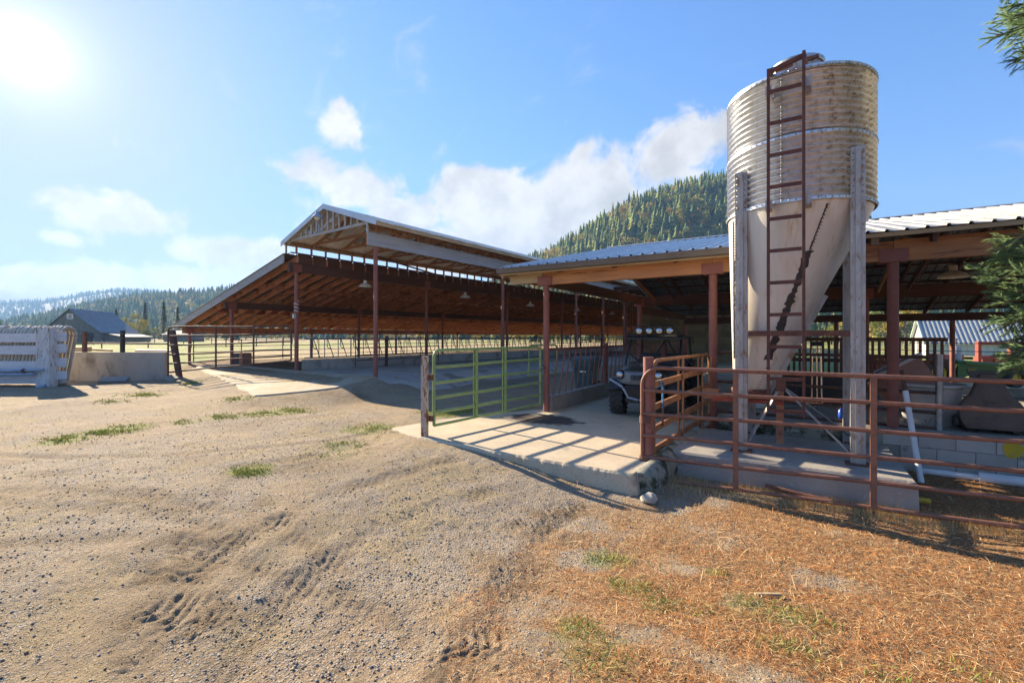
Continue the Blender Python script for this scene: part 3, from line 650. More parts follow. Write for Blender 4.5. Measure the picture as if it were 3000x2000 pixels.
# ------------------------------------------------------------------ slabs and concrete
def slab_poly(name, outline, z0, z1, m, kind='structure', lip=.03, zf=None):
    """closed slab, rough outline, softened upper edge"""
    n = len(outline); cx = sum(p[0] for p in outline)/n; cy = sum(p[1] for p in outline)/n
    b = MB(); vs = []
    zt = (lambda x, y: z1) if zf is None else zf
    ins = []
    for i in range(n):
        a, c = Vector(outline[i-1]), Vector(outline[(i+1) % n]); d = (c-a).normalized(); nrm = Vector((-d.y, d.x)); p = Vector(outline[i])
        ins.append((p+nrm*lip, nrm))
    for i_, (p, q) in enumerate(zip(outline, ins)):
        w_ = lip*(1.2+2.2*mnoise.noise(Vector((p[0]*1.9, p[1]*1.9, 4.2)))); vs.append((p[0]-q[1].x*w_, p[1]-q[1].y*w_, z0))
    for (p, q) in zip(outline, ins): vs.append((p[0], p[1], zt(*p)-lip))
    for (p, q) in zip(outline, ins): vs.append((p[0]*.35+q[0].x*.65, p[1]*.35+q[0].y*.65, zt(*p)-lip*.25))
    for (p, q) in zip(outline, ins): vs.append((q[0].x, q[0].y, zt(*p)))
    fs = []
    for L in range(3):
        for i in range(n):
            j = (i+1) % n; fs.append((L*n+i, L*n+j, (L+1)*n+j, (L+1)*n+i))
    fs.append(tuple(3*n+i for i in range(n)))
    b.add(vs, fs); me = b.mesh(name, m)
    bm = bmesh.new(); bm.from_mesh(me); bmesh.ops.triangulate(bm, faces=[f for f in bm.faces if len(f.verts) > 4]); bm.to_mesh(me); bm.free()
    o = bpy.data.objects.new(name, me); COL.objects.link(o); return tag(o, kind=kind)
def rough_line(a, b, n, amp, seed):
    out = []
    for i in range(n):
        f = i/n; x = a[0]+(b[0]-a[0])*f; y = a[1]+(b[1]-a[1])*f; k = (float(fbm(np.array([f*n*.28]), np.array([seed*1.7]), 3, seed)[0])-.5)*1.1*amp
        out.append((x+k*.3, y+k))
    return out
drive = rough_line((-6.5, 6.05), (-5.5, 5.74), 10, .05, 1)+rough_line((-5.5, 5.74), (-4.0, 5.62), 50, .022, 2)+rough_line((-4.0, 5.62), (-1.78, 5.60), 80, .025, 3)+[(-1.75, 5.62), (-1.70, 9.0), (-1.25, 9.05), (-1.25, 24.3), (-5.05, 24.3), (-5.05, 9.6), (-5.3, 9.3), (-6.3, 7.2)]
dm = M('driveway_concrete', (.52, .435, .31), (.43, .355, .25), 1.4, .9, 0, .5, 60, stretch=(1, 1, 1), c3=(.24, .205, .165), s3=2.2, t3=(.58, .75), c4=(.30, .27, .22), s4=30, t4=(.58, .66))
k = NT(dm.node_tree); p_ = k.n['Principled BSDF']                   # spilled wet muck by the gate post, joint across the slab
src = p_.inputs['Base Color'].links[0].from_socket; tcn = k.new('ShaderNodeTexCoord')
d1 = k.vm('LENGTH', k.vm('MULTIPLY', k.vm('SUBTRACT', tcn.outputs['Object'], (-4.55, 8.35, 0)), (.85, 1.5, 0)))
nz = k.noise(tcn.outputs['Object'], 3.2, 5, .6)
muck = k.ss(k.m('ADD', d1, k.m('MULTIPLY', k.m('SUBTRACT', nz, .5), .9)), .80, .62)
k.l.new(k.mix(muck, src, (.075, .055, .042)), p_.inputs['Base Color'])
slab_poly('driveway_slab', drive, -.30, 0.0, dm)
slab_poly('silo_pad', rough_line((-1.62, 6.74), (1.08, 6.74), 30, .012, 4)+rough_line((1.08, 6.74), (1.06, 8.72), 12, .01, 5)+[(1.06, 8.72), (-1.5, 8.72)], -.42, .08, mat['conc'])
slab_poly('shed_floor', [(-1.22, 8.97), (9.5, 8.97), (9.5, 15.5), (-1.22, 15.5)], -.3, .28, mat['conc_blue'], lip=.01)
slab_poly('feed_alley_floor', [(-16.35, 10.05), (-11.45, 9.95), (-11.42, 97), (-16.35, 97)], -.1, .38, mat['conc_blue'], lip=.02)
def build_apron():
    pts = []
    for i in range(len(APRON)): pts += rough_line(APRON[i], APRON[(i+1) % len(APRON)], 22, .16, 20+i)
    slab_poly('barn_apron', pts, -.1, .2, M('apron_concrete', (.42, .36, .27), (.34, .29, .215), 1.2, .9, 0, .6, 50, c3=(.38, .28, .165), s3=1.3, t3=(.46, .60), c4=(.22, .17, .11), s4=9, t4=(.58, .68)), zf=lambda x, y: float(apron_z(np.array(x), np.array(y))), lip=.03)
build_apron()
b = MB()       # sloping concrete side of the feed alley
ys = np.linspace(10.05, 97, 60); vs = []; fs = []
for i, y in enumerate(ys):
    w = .95+.2*math.sin(i*1.7); vs += [(-11.44, y, .375), (-11.25, y, .33), (-11.25+w*.6, y, .13), (-11.2+w, y, -.09)]
for i in range(len(ys)-1):
    for q in range(3): fs.append((i*4+q, i*4+q+1, i*4+4+q+1, i*4+4+q))
b.add(vs, fs); b.add([vs[0], vs[1], vs[2], vs[3], (-11.44, 10.05, -.1)], [(0, 1, 2, 3, 4)])
b.build('alley_kerb', mat['conc_blue'], kind='structure', smooth=False)
# rounded kerb between drive and silo pad
b = MB(); secs = []
for i in range(22):
    f = i/21; x = -1.72+.16*f; y = 5.72+3.1*f; z = -.02+.12*min(1, f*3)+.02*math.sin(i*1.3); r = .17+.02*math.sin(i*2.1)
    secs.append([(x+r*math.cos(a)*(.95+.08*math.sin(3*a+i)), y, -.32+(z+.34)*max(0, math.sin(a))**.55 if 0 < a < math.pi else -.32) for a in np.linspace(0, math.pi, 11)])
b.loft(secs); b.build('kerb', mat['conc_moss'], smooth=True, kind='structure')

# dock wall along the shed front: mossy cast part and concrete blocks
wl = thing('dock_wall', 'low concrete block wall along the machine shed floor behind the silo, mossy at left', 'wall', (1.5, 8.85, -.4))
b = MB(); b.bb(-1.28, 1.0, 8.74, 8.965, -.4, .285); b.build('cast_section', mat['conc_moss'], wl)
b = MB(); b.bb(1.0, 7.0, 8.762, 8.96, -.4, .30); b.build('mortar', mat['conc'], wl)
bm_ = MB().box((0, 0, 0), (.392, .03, .192)).mesh('block', mat['block'])
for r in range(4):
    z = .205-.2*r; x = 1.2+(.2 if r % 2 else 0)
    while x < 6.8: inst('block', bm_, wl, (x, 8.757+random.uniform(-.004, .004), z)); x += .4
b = MB(); vs = [(2.36+.10*math.cos(a)*(1+.12*math.sin(5*a)), 8.737, .19+.115*math.sin(a)*(1+.1*math.cos(3*a))) for a in np.linspace(0, 2*math.pi, 25)[:-1]]
b.prism(vs, (0, .003, 0)); b.build('paint_spot', mat['yellow'], wl)
# curb at the back of the raised floor
b = MB(); b.bb(-1.2, 9.5, 15.42, 15.62, -.4, .46); b.build('back_kerb', mat['conc_blue'], label='concrete kerb along the back of the machine shed floor', cat='kerb')

# ------------------------------------------------------------------ roof sheets
def sheet_mesh(name, u0, u1, w, m, axis='y', ribs=3, rh=.022, th=.006):
    """ribbed sheet: slope from u0=(h,z) to u1=(h,z); ribs run down the slope; width w along `axis`"""
    prof = []
    for i in range(ribs):
        c = w*i/ribs; g = w/ribs
        prof += [(c, 0), (c+g*.36, 0), (c+g*.42, rh), (c+g*.55, rh), (c+g*.61, 0)]
    prof.append((w, 0)); n = len(prof); vs = []
    N = 7
    for t in (0, th):
        for e in range(N):
            f = e/(N-1); h = u0[0]+(u1[0]-u0[0])*f; z = u0[1]+(u1[1]-u0[1])*f
            for (p, dz) in prof:
                zz = z+dz+t+.004*math.sin(e*2.3+p*5); vs.append((h, p, zz) if axis == 'y' else (p, h, zz))
    fs = []
    for L in range(2):
        for e in range(N-1):
            for i in range(n-1):
                o = L*N*n+e*n+i; fs.append((o, o+1, o+n+1, o+n))
    for i in range(n-1):
        for e in (0, N-1):
            o = e*n+i; fs.append((o, o+1, o+1+N*n, o+N*n))
    return MB().add(vs, fs).mesh(name, m)

# ------------------------------------------------------------------ the feed barn
XA, XB, XM, XE, XR = -16.4, -11.6, -21.95, -26.85, -13.78
Y0, BAY, NB = 10.16, 6.7, 13; Y1 = Y0+BAY*NB
barn = thing('feed_barn', 'long open cattle feed barn with raised ridge roof and pipe posts', 'barn', (-11.6, 10.16, .3))
BARN0 = set(o.name for o in bpy.data.objects)-{barn.name}
def rz_(x): return 6.16-.335*abs(x-XR)         # raised roof, sheet underside
def lz_(x): return 4.50+.2235*(x-XA)             # lean-to rafter, lower edge
def pipe_post(x, y, z0, z1, r, beam=None, parent=barn, m=None, pl='x'):
    m = m or mat['postred']
    o = MB().tube([(x, y, z0), (x, y, z1)], r, 14).build('post', m, parent, True)
    if beam:
        b = MB(); h = beam
        for s in (-1, 1):
            if pl == 'x': b.box((x+s*.085, y, z1+h*.5), (.014, .34, h))
            else: b.box((x, y+s*.085, z1+h*.5), (.36, .014, h))
        b.box((x, y, z1+.006), (.19, .19, .012)); b.build('post_bracket', m, o)
    return o
for i in range(NB+1):
    y = Y0+BAY*i
    pipe_post(XA, y, .2, 4.14, .075, .30); pipe_post(XB, y, -.15, 4.58, .07)
    pipe_post(XM, y, .2, 2.94, .07, .30); pipe_post(XE, y, .2, 1.84, .068, .28)
def beam_run(x, z0, z1, w, m, name='beam'):
    for i in range(NB):
        ya, yb = Y0+BAY*i-(.32 if i == 0 else 0), Y0+BAY*(i+1)
        MB().bb(x-w/2, x+w/2, ya+.004, yb-.004, z0, z1).build(name, m, barn)
beam_run(XA, 4.15, 4.495, .14, mat['wood_dark']); beam_run(XM, 2.95, 3.255, .14, mat['wood_dark'])
beam_run(XE, 1.85, 2.16, .13, mat['wood_red'], 'eave_beam'); beam_run(XB-.03, 4.60, 4.93, .10, mat['wood_truss'])
# lean-to rafters, blocking, roof
SP = BAY/11; NR = NB*11+1
raf = MB(); x0, x1 = XA+.12, XE-.5
raf.add([(x0, -.022, lz_(x0)), (x1, -.022, lz_(x1)), (x1, -.022, lz_(x1)+.255), (x0, -.022, lz_(x0)+.255), (x0, .022, lz_(x0)), (x1, .022, lz_(x1)), (x1, .022, lz_(x1)+.255), (x0, .022, lz_(x0)+.255)],
        [(0, 1, 2, 3), (7, 6, 5, 4), (0, 4, 5, 1), (1, 5, 6, 2), (2, 6, 7, 3), (3, 7, 4, 0)])
rafm = raf.mesh('rafter', mat['wood_red'])
blk = MB().bb(-.02, .02, -SP/2+.03, SP/2-.03, -.175, .175).mesh('blocking', mat['wood_dark'])
blk2 = MB().bb(-.02, .02, -SP/2+.026, SP/2-.026, -.12, .12).mesh('bridging', mat['wood_red'])
stud = MB().bb(-.045, .045, -.02, .02, -.17, .17).mesh('stud', mat['wood_truss'])
for i in range(NR):
    y = Y0+SP*i
    inst('rafter', rafm, barn, (0, y, 0))
    if i < NR-1:
        inst('blocking', blk, barn, (XA+.05+random.uniform(-.012, .012), y+SP/2, 4.675))
        if i < 90:
            inst('bridging', blk2, barn, (XM+2.2+random.uniform(-.25, .25), y+SP/2, lz_(XM+2.2)+.135))
            inst('bridging', blk2, barn, (XM-2.0+random.uniform(-.25, .25), y+SP/2, lz_(XM-2.0)+.135))
    inst('stud', stud, barn, (XA, y, 5.055)); inst('stud', stud, barn, (XB, y, 5.06))
b = MB()
for x in np.linspace(XA-.6, XE-.3, 9): b.box((x, (Y0+Y1)/2, lz_(x)+.275), (.085, Y1-Y0+.7, .036))
b.build('purlin', mat['wood_dark'], barn)
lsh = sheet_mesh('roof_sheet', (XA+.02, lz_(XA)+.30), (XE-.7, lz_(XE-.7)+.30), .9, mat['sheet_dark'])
rshL = sheet_mesh('roof_sheet', (XR, rz_(XR)), (-16.56, rz_(-16.56)), .9, mat['sheet_white']); rshR = sheet_mesh('roof_sheet', (XR, rz_(XR)), (-11.0, rz_(-11.0)), .9, mat['sheet_white'])
y = Y0-.46
while y < Y1+.2:
    inst('roof_sheet', lsh, barn, (0, y, 0)); inst('roof_sheet', rshL, barn, (0, y, 0)); inst('roof_sheet', rshR, barn, (0, y, 0)); y += .9
# plates and headers of the raised roof
MB().bb(XA-.05, XA+.05, Y0-.3, Y1, 5.215, 5.245).build('wall_plate', mat['wood_truss'], barn)
MB().bb(XB-.05, XB+.05, Y0-.3, Y1, 5.22, 5.25).build('wall_plate', mat['wood_truss'], barn)
MB().bb(XA-.03, XA+.1, Y0-.25, Y1, 4.855, 4.885).build('sill_plate', mat['wood_dark'], barn)
# weathered fascia boards
y = Y0-.36; k_ = 0
while y < Y1:
    L = 5.2; MB().bb(XB+.055, XB+.10, y, min(y+L-.006, Y1), 4.57+.004*(k_ % 2), 4.965).build('fascia_board', mat['wood_grey'], barn); y += L; k_ += 1
MB().bb(XB+.03, XB+.125, Y0-.38, Y1, 4.97, 4.985).build('fascia_cap', mat['galv'], barn)
# eave boards on the raised roof
for x in (-11.06, -16.50): MB().bb(x-.018, x+.018, Y0-.42, Y1, rz_(x)-.125, rz_(x)-.012).build('eave_board', mat['wood_pale'], barn)
MB().prism([(XR-.22, Y0-.5, rz_(XR)-.045), (XR, Y0-.5, rz_(XR)+.045), (XR+.22, Y0-.5, rz_(XR)-.045), (XR, Y0-.5, rz_(XR)+.03)], (0, Y1-Y0+.6, 0)).build('ridge_cap', mat['galv'], barn)
def truss_mesh(m, gable=False):
    b = MB(); zc = 5.29; w = .04; h = .09
    tl, tr, top = (-16.42, 0, rz_(-16.42)-.075), (-11.14, 0, rz_(-11.14)-.075), (XR, 0, rz_(XR)-.075)
    b.bar(tl, top, w, h); b.bar(top, tr, w, h); b.bar((-16.35, .003, zc), (-11.2, .003, zc), w, h)
    if not gable:
        q = lambda x: (x, .006, rz_(x)-.12)
        for (xa, xc) in ((-15.0, -15.5), (-15.0, -14.45), (-12.6, -12.1), (-12.6, -13.15)): b.bar((xa, .006, zc), q(xc) if True else q, w*.9, .08)
        b.bar((-15.0, .007, zc), (XR, .007, rz_(XR)-.15), w*.9, .08); b.bar((-12.6, .007, zc), (XR, .007, rz_(XR)-.15), w*.9, .08)
        for x in (-15.0, -12.6): b.box((x, -.022, zc), (.2, .006, .11))
    return b.mesh('truss', m)
tm = truss_mesh(mat['wood_truss'])
for i in range(1, NR, 2):
    if i*SP > 84: break
    inst('truss', tm, barn, (0, Y0+SP*i+.05, 0))
# gable end of the raised roof
gt = inst('gable_truss', truss_mesh(mat['wood_stud'], True), barn, (0, Y0-.30, 0))
for x in np.linspace(-15.8, -11.75, 13):
    MB().bb(x-.045, x+.045, Y0-.345, Y0-.31, 5.335, rz_(x)-.11).build('gable_stud', mat['wood_stud'], barn)
MB().bar((-15.6, Y0-.285, 5.58), (-14.6, Y0-.285, 5.34), .03, .12).build('gable_brace', mat['wood_stud'], barn)
MB().bar((-14.5, Y0-.285, 5.34), (-13.2, Y0-.285, 5.82), .03, .12).build('gable_brace', mat['wood_stud'], barn)
for s, xe in ((-1, -16.62), (1, -10.95)):
    b = MB(); p = [(XR, rz_(XR)+.05), (xe, rz_(xe)+.05), (xe, rz_(xe)-.12), (XR, rz_(XR)-.12)]
    b.prism([(a, Y0-.50, c) for a, c in p], (0, .03, 0)); b.build('rake_trim', mat['trim_metal'], barn)
# corner boards beside the clerestory
MB().bb(XB+.01, XB+.06, Y0-.36, Y0-.30, 4.95, 5.40).build('corner_board', mat['trim_metal'], barn)
MB().bb(XA-.16, XA-.11, Y0-.36, Y0-.30, 4.80, 5.30).build('corner_board', mat['wood_stud'], barn)
# lean-to rake boards (weathered grey)
xs = [-27.5, -24.0, -20.2, -16.48]
for i in range(3):
    xa, xb = xs[i]+.004, xs[i+1]-.004; za, zb = lz_(xa)+.29, lz_(xb)+.29
    MB().prism([(xa, Y0-.46, za), (xb, Y0-.46, zb), (xb, Y0-.46, zb-.30), (xa, Y0-.46, za-.30)], (0, .04, 0)).build('rake_board', mat['wood_grey'], barn)
MB().prism([(-27.54, Y0-.5, lz_(-27.54)+.31), (XA-.02, Y0-.5, lz_(XA)+.31), (XA-.02, Y0-.5, lz_(XA)+.295), (-27.54, Y0-.5, lz_(-27.54)+.295)], (0, .12, 0)).build('roof_edge', mat['galv'], barn)
# loose diagonal braces hanging along the clerestory
for i in range(0, 8): MB().bar((XA+.14, Y0+3.5+i*8.2, 5.24), (XA+.14, Y0+7.5+i*8.2, 4.80), .04, .07).build('diagonal_brace', mat['wood_dark'], barn)
# coil of cable and a box on the first post
pts = [(XA+.085*math.cos(t*6.28*3.2), Y0+.085*math.sin(t*6.28*3.2), 3.05-.42*t) for t in np.linspace(0, 1, 60)]
cb = thing('post_cable', 'pale cable coiled round the barn gable post above a small outlet box', 'cable', (XA, Y0-.1, 2.4))
MB().tube(pts, .014, 6).build('cable', mat['pvc'], cb, True)
MB().box((XA+.02, Y0-.11, 2.47), (.13, .07, .16)).build('outlet_box', mat['galv'], cb)

def lamp(loc, label, s=1.0, hook=.5):
    x, y, z = loc; t = thing('pendant_lamp', label, 'lamp', (x, y, z), 'pendant lamps under the roofs')
    b = MB(); b.lathe([(.0, 0.10), (.10*s, .095*s), (.20*s, .03*s), (.235*s, -.02*s), (.235*s, -.035*s), (.225*s, -.03*s), (.19*s, .02*s), (.09*s, .08*s), (0, .085*s)], (x, y, z), 22, cap=False); b.build('shade', mat['enamel'], t, True)
    MB().lathe([(.03*s, .09*s), (.065*s, .10*s), (.065*s, .20*s), (.03*s, .22*s)], (x, y, z), 14).build('socket', mat['enamel'], t, True)
    MB().tube([(x, y, z+.2*s), (x, y, z+hook)], .006, 6).build('stem', mat['blackmetal'], t, True)
    MB().lathe([(0.0, -.06*s), (.05*s, -.03*s), (.06*s, .02*s), (.03*s, .08*s)], (x, y, z), 12, cap=False).build('bulb', mat['lampglass'], t, True)
# lamps hang below the lean-to beam line
for i, (px, py, lab) in enumerate([(1070, 838, 'enamel pendant lamp under the feed barn roof nearest the gable end'), (1362, 870, 'second enamel pendant lamp from the gable end inside the feed barn'),
                                   (1553, 895, 'third enamel pendant lamp from the gable end, seen just left of the shed corner post'), (1690, 909, 'fourth pendant lamp from the gable end, seen just right of the shed corner post'),
                                   (1793, 920, 'smallest and most distant pendant lamp visible inside the feed barn')]):
    v = ray(px, py); t = 1.0
    for _ in range(8): t = (-14.2+.07*(v.y*t-10.16))/v.x
    p = (v.x*t, v.y*t, CZ+v.z*t); lamp(p, lab, 1.0, 5.2-p[2])
# yard lamp on the gable
yl = thing('yard_lamp', 'grey yard lamp on a bent arm at the barn gable peak', 'lamp', (-14.3, 9.75, 5.3))
g0 = Vector((-14.2, Y0-.22, 5.30)); e = at(930, 634, 15.3)
MB().tube([g0, g0+Vector((0, 0, .30)), g0+(e-g0)*.35+Vector((0, 0, .34)), g0+(e-g0)*.75+Vector((0, 0, .20)), e+Vector((.04, 0, .10))], .025, 8).build('arm', mat['galv'], yl, True)
MB().lathe([(0, .17), (.06, .16), (.06, .08), (.10, .05), (.17, -.02), (.17, -.05), (.1, -.03), (0, -.02)], e, 18, cap=False).build('hood', mat['bluepipe'], yl, True)
MB().lathe([(0, -.13), (.07, -.11), (.11, -.05), (.1, -.02)], e, 14, cap=False).build('globe', mat['lampglass'], yl, True)

# feed curb and headlocks along the alley
cbk = MB(); cbk.bb(XA-.08, XA+.10, Y0+.25, Y1, .25, .79); cbk.build('feed_kerb', mat['conc_blue'], label='low concrete feed kerb under the galvanised headlocks inside the barn', cat='kerb')
hl = thing('headlock_row', 'row of galvanised cattle headlocks with slanted bars on the feed kerb', 'stanchions', (XA+.02, Y0+10, .8))
for z, r in ((.86, .022), (1.60, .026)):
    for i in range(NB): MB().tube([(XA+.02, Y0+.3+BAY*i, z), (XA+.02, Y0+.3+BAY*(i+1)-.02, z)], r, 8).build('rail', mat['pipegrey'], hl, True)
mv = MB().tube([(0, 0, 0), (0, 0, .74)], .019, 7).mesh('upright', mat['pipegrey'], True)
ms = MB().tube([(0, .30, 0), (0, .02, .76)], .019, 7).mesh('slant_bar', mat['pipegrey'], True)
mj = MB().tube([(0, 0, .74), (0, .02, .42), (0, .07, .36), (0, .17, .35)], .016, 6).mesh('neck_bar', mat['pipegrey'], True)
mk = MB().box((0, 0, 0), (.03, .13, .10), taper=.6).mesh('latch', mat['pipegrey'])
N1 = 96
for i in range(N1):
    y = Y0+.55+i*.61
    inst('upright', mv, hl, (XA+.02, y, .86)); inst('slant_bar', ms, hl, (XA+.02, y+.10, .86)); inst('latch', mk, hl, (XA+.02, y+.12, 1.64), scale=(1, 1, .8+.4*random.random()))
    if i < 40: inst('neck_bar', mj, hl, (XA+.02, y+.10, .86))
b = MB()
for i in range(N1, 140):
    y = Y0+.55+i*.61; b.tube([(XA+.02, y, .86), (XA+.02, y, 1.6)], .019, 5); b.tube([(XA+.02, y+.4, .86), (XA+.02, y+.12, 1.62)], .019, 5)
o = b.build('far_bars', mat['pipegrey'], hl); o['kind'] = 'stuff'
# pipe fence on the far side of the pen
pf = thing('pen_fence', 'dark pipe fence along the far side of the cattle pen', 'fence', (-27.6, 40, .3))
for z in (.55, .85, 1.15, 1.5): MB().tube([(-27.6, 10.6, z), (-27.6, 97, z)], .022, 6).build('rail', mat['gate_dark'], pf, True)
for i in range(36): MB().tube([(-27.6, 10.6+i*2.4, .2), (-27.6, 10.6+i*2.4, 1.55)], .03, 6).build('post', mat['gate_dark'], pf, True)
# waterer blocks at the pen mouth
MB().bb(-22.35, -22.08, 10.3, 10.75, .3, .92).build('concrete_block', mat['conc'], label='pale concrete block standing at the left of a barn post base', cat='block')
MB().bb(-21.80, -21.45, 10.4, 10.8, .3, .95).build('wooden_box', mat['wood_red'], label='brown wooden box standing at the right of a barn post base', cat='box')

# turn the barn and everything built to its lines
for o in list(bpy.data.objects):
    if o.parent is None and o.type in ('MESH', 'EMPTY') and (o.name not in BARN0 or o.name in ('feed_alley_floor', 'alley_kerb')) and not o.name.startswith(('pendant_lamp', 'yard_lamp')):
        q = BT(o.location.x, o.location.y); o.location = (q[0], q[1], o.location.z); o.rotation_euler.z += BROT
# ------------------------------------------------------------------ machine shed
shed = thing('machine_shed', 'open machine shed with low metal roof, brown gutter and stained beams', 'shed', (0, 12, 0))
SX = [-4.92, -1.42, 1.18, 4.8, 8.6]; FY, MY, BY = 9.24, 16.3, 23.8
for x in SX:
    f = .2 if x > 0 else -.1; r = .07 if x < -3 else .075
    pipe_post(x, FY, f, 2.85, r, .20, shed, pl='y')
    pipe_post(x+.3 if x > 0 else x, MY, -.3, 2.76, .085, .28, shed, pl='y'); pipe_post(x, BY, -.6, 2.30, .08, None, shed)
xs = [-4.99, -1.42, 1.18, 4.8, 9.3]
for i in range(4):
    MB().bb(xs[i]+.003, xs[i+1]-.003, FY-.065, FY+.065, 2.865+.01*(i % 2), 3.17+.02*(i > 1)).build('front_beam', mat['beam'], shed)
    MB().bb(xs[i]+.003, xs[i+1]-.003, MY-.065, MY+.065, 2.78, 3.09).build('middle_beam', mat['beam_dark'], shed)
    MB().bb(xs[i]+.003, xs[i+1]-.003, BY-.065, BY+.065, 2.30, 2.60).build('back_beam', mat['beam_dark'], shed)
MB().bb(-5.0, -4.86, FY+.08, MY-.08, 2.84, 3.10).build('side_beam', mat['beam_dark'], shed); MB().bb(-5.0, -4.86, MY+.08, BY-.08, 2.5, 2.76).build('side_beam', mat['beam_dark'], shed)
MB().bb(-5.86, -5.0, FY-.06, FY+.06, 2.92, 3.15).build('beam_end', mat['wood_pale'], shed)
EY, EZ, RY, RZ, KY, KZ = 8.88, 3.27, 16.0, 4.88, 24.4, 2.74
def sz(y): return EZ+(RZ-EZ)*(y-EY)/(RY-EY) if y < RY else RZ+(KZ-RZ)*(y-RY)/(KY-RY)
x = -5.7
while x < 9.4:
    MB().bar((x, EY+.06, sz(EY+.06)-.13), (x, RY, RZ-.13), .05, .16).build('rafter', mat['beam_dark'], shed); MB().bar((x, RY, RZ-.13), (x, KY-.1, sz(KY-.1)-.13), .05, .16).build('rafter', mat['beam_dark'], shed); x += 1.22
for y in list(np.linspace(EY+.25, RY-.15, 10))+list(np.linspace(RY+.2, KY-.2, 11)):
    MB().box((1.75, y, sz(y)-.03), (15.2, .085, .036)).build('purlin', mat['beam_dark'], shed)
sw = .92; fr = {}
for nm_, mm in (('galv', mat['sheet_galv']), ('old', mat['sheet_old'])):
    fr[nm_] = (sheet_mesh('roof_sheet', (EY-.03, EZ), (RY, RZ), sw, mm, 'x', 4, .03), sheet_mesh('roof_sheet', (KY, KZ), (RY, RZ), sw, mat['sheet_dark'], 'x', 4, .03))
x = -5.95
while x < 9.0:
    a, c = fr['galv' if x < -.6 else 'old']; inst('roof_sheet', a, shed, (x, 0, 0)); inst('roof_sheet', c, shed, (x, 0, 0)); x += sw
MB().prism([(-6.0, RY-.2, RZ-.005), (-6.0, RY, RZ+.06), (-6.0, RY+.2, RZ-.005), (-6.0, RY, RZ+.045)], (15.4, 0, 0)).build('ridge_cap', mat['galv'], shed)
gut = [(EY-.005, 3.25), (EY-.13, 3.255), (EY-.135, 3.235), (EY-.115, 3.20), (EY-.10, 3.145), (EY-.08, 3.13), (EY-.005, 3.13)]
MB().prism([(-5.97, a, c) for a, c in gut], (5.0, 0, 0)).build('gutter', mat['gutter'], shed)
MB().bb(-5.95, -.97, EY+.0, EY+.03, 3.10, 3.262).build('fascia', mat['wood_pale'], shed)
MB().bb(-.95, 9.3, EY-.01, EY+.025, 3.20, 3.262).build('fascia', mat['wood_pale'], shed)
za = sz(EY+.04)-.01; MB().prism([(-5.93, EY+.04, za), (-5.93, RY, RZ-.01), (-5.93, RY, RZ-.2), (-5.93, EY+.04, za-.22)], (.04, 0, 0)).build('rake_board', mat['wood_pale'], shed)
za = sz(KY-.04)-.01; MB().prism([(-5.93, KY-.04, za), (-5.93, RY+.005, RZ-.01), (-5.93, RY+.005, RZ-.2), (-5.93, KY-.04, za-.2)], (.04, 0, 0)).build('rake_board', mat['wood_grey'], shed)
for x in (-4.6, -1.1, 1.5, 4.5): MB().bar((x+.9, MY-.1, 3.0), (x+.9, 12.4, sz(12.4)-.25), .05, .10).build('diagonal_brace', mat['beam_dark'], shed); MB().bar((x+.25, MY-3.9, 3.75), (x+.25, MY-.1, 2.95), .05, .1).build('diagonal_brace', mat['wood_truss'], shed)
for x in (.95, 3.1): MB().bb(x-.05, x+.05, FY-.11, FY-.07, 3.13, 3.30).build('rafter_tail', mat['wood_grey'], shed)
v = ray(2792, 808); t = 12.2/v.y; lamp((v.x*t, 12.2, CZ+v.z*t), 'yellowed enamel pendant lamp under the machine shed roof at right', 1.0, .9)

# low wall with slanted feed bars running back from the shed corner post
sf = thing('slant_bar_fence', 'low concrete wall topped with slanted rusty feed bars behind the green gate', 'fence', (-4.92, 15, 0))
for i, (ya, yb) in enumerate(((9.34, 12.6), (12.605, 16.2), (16.42, 20.0), (20.005, 23.6))): MB().bb(-5.02, -4.82, ya, yb, -.1, .335).build('wall', mat['conc'], sf)
MB().tube([(-4.92, 9.3, 1.40), (-4.92, 23.6, 1.40)], .03, 8).build('top_rail', mat['postred'], sf, True)
sm = MB().tube([(0, 0, 0), (0, .07, .30), (0, .30, 1.07)], .019, 7).mesh('slant_bar', mat['postred'], True)
for i in range(40): inst('slant_bar', sm, sf, (-4.92, 9.55+i*.34, .33), rot=(random.uniform(-.03, .03), 0, 0))
for y in (12.9, 19.6): MB().tube([(-4.92, y, .3), (-4.92, y, 1.5)], .08, 12).build('post', mat['postred'], sf, True)
# pipe rails between the shed posts behind the silo
pr = thing('pipe_rail_fence', 'rusty horizontal pipe rails behind the silo, ending at a grey post', 'fence', (0, 9.3, .28))
for z in (1.40, .86, .56, .31): MB().tube([(-1.42, 9.36, z), (1.72, 9.36, z-.02)], .026, 8).build('rail', mat['gate_dark'], pr, True)
MB().tube([(1.74, 9.36, .25), (1.74, 9.36, 1.43)], .045, 10).build('end_post', mat['galv'], pr, True)
MB().tube([(.92, 9.36, .25), (.92, 9.36, 1.4)], .03, 8).build('post', mat['gate_dark'], pr, True)
for z in (1.62, 1.50): MB().tube([(-1.4, 9.42, z), (6, 9.42, z-.05)], .006, 5).build('wire', mat['wire'], pr, True)
# dark slatted fence farther inside
sl_ = thing('slatted_gate', 'dark slatted fence under the machine shed seen past the silo ladder', 'fence', (0, 15.3, .28))
for z in (.55, 1.05, 1.62): MB().bb(-1.4, 3.0, 15.26, 15.30, z-.05, z+.05).build('rail', mat['wood_dark'], sl_)
spm = MB().bb(-.03, .03, -.015, .015, 0, 1.35).mesh('slat', mat['wood_dark'])
for i in range(32): inst('slat', spm, sl_, (-1.3+i*.135, 15.235, .30+random.uniform(-.02, .02)))

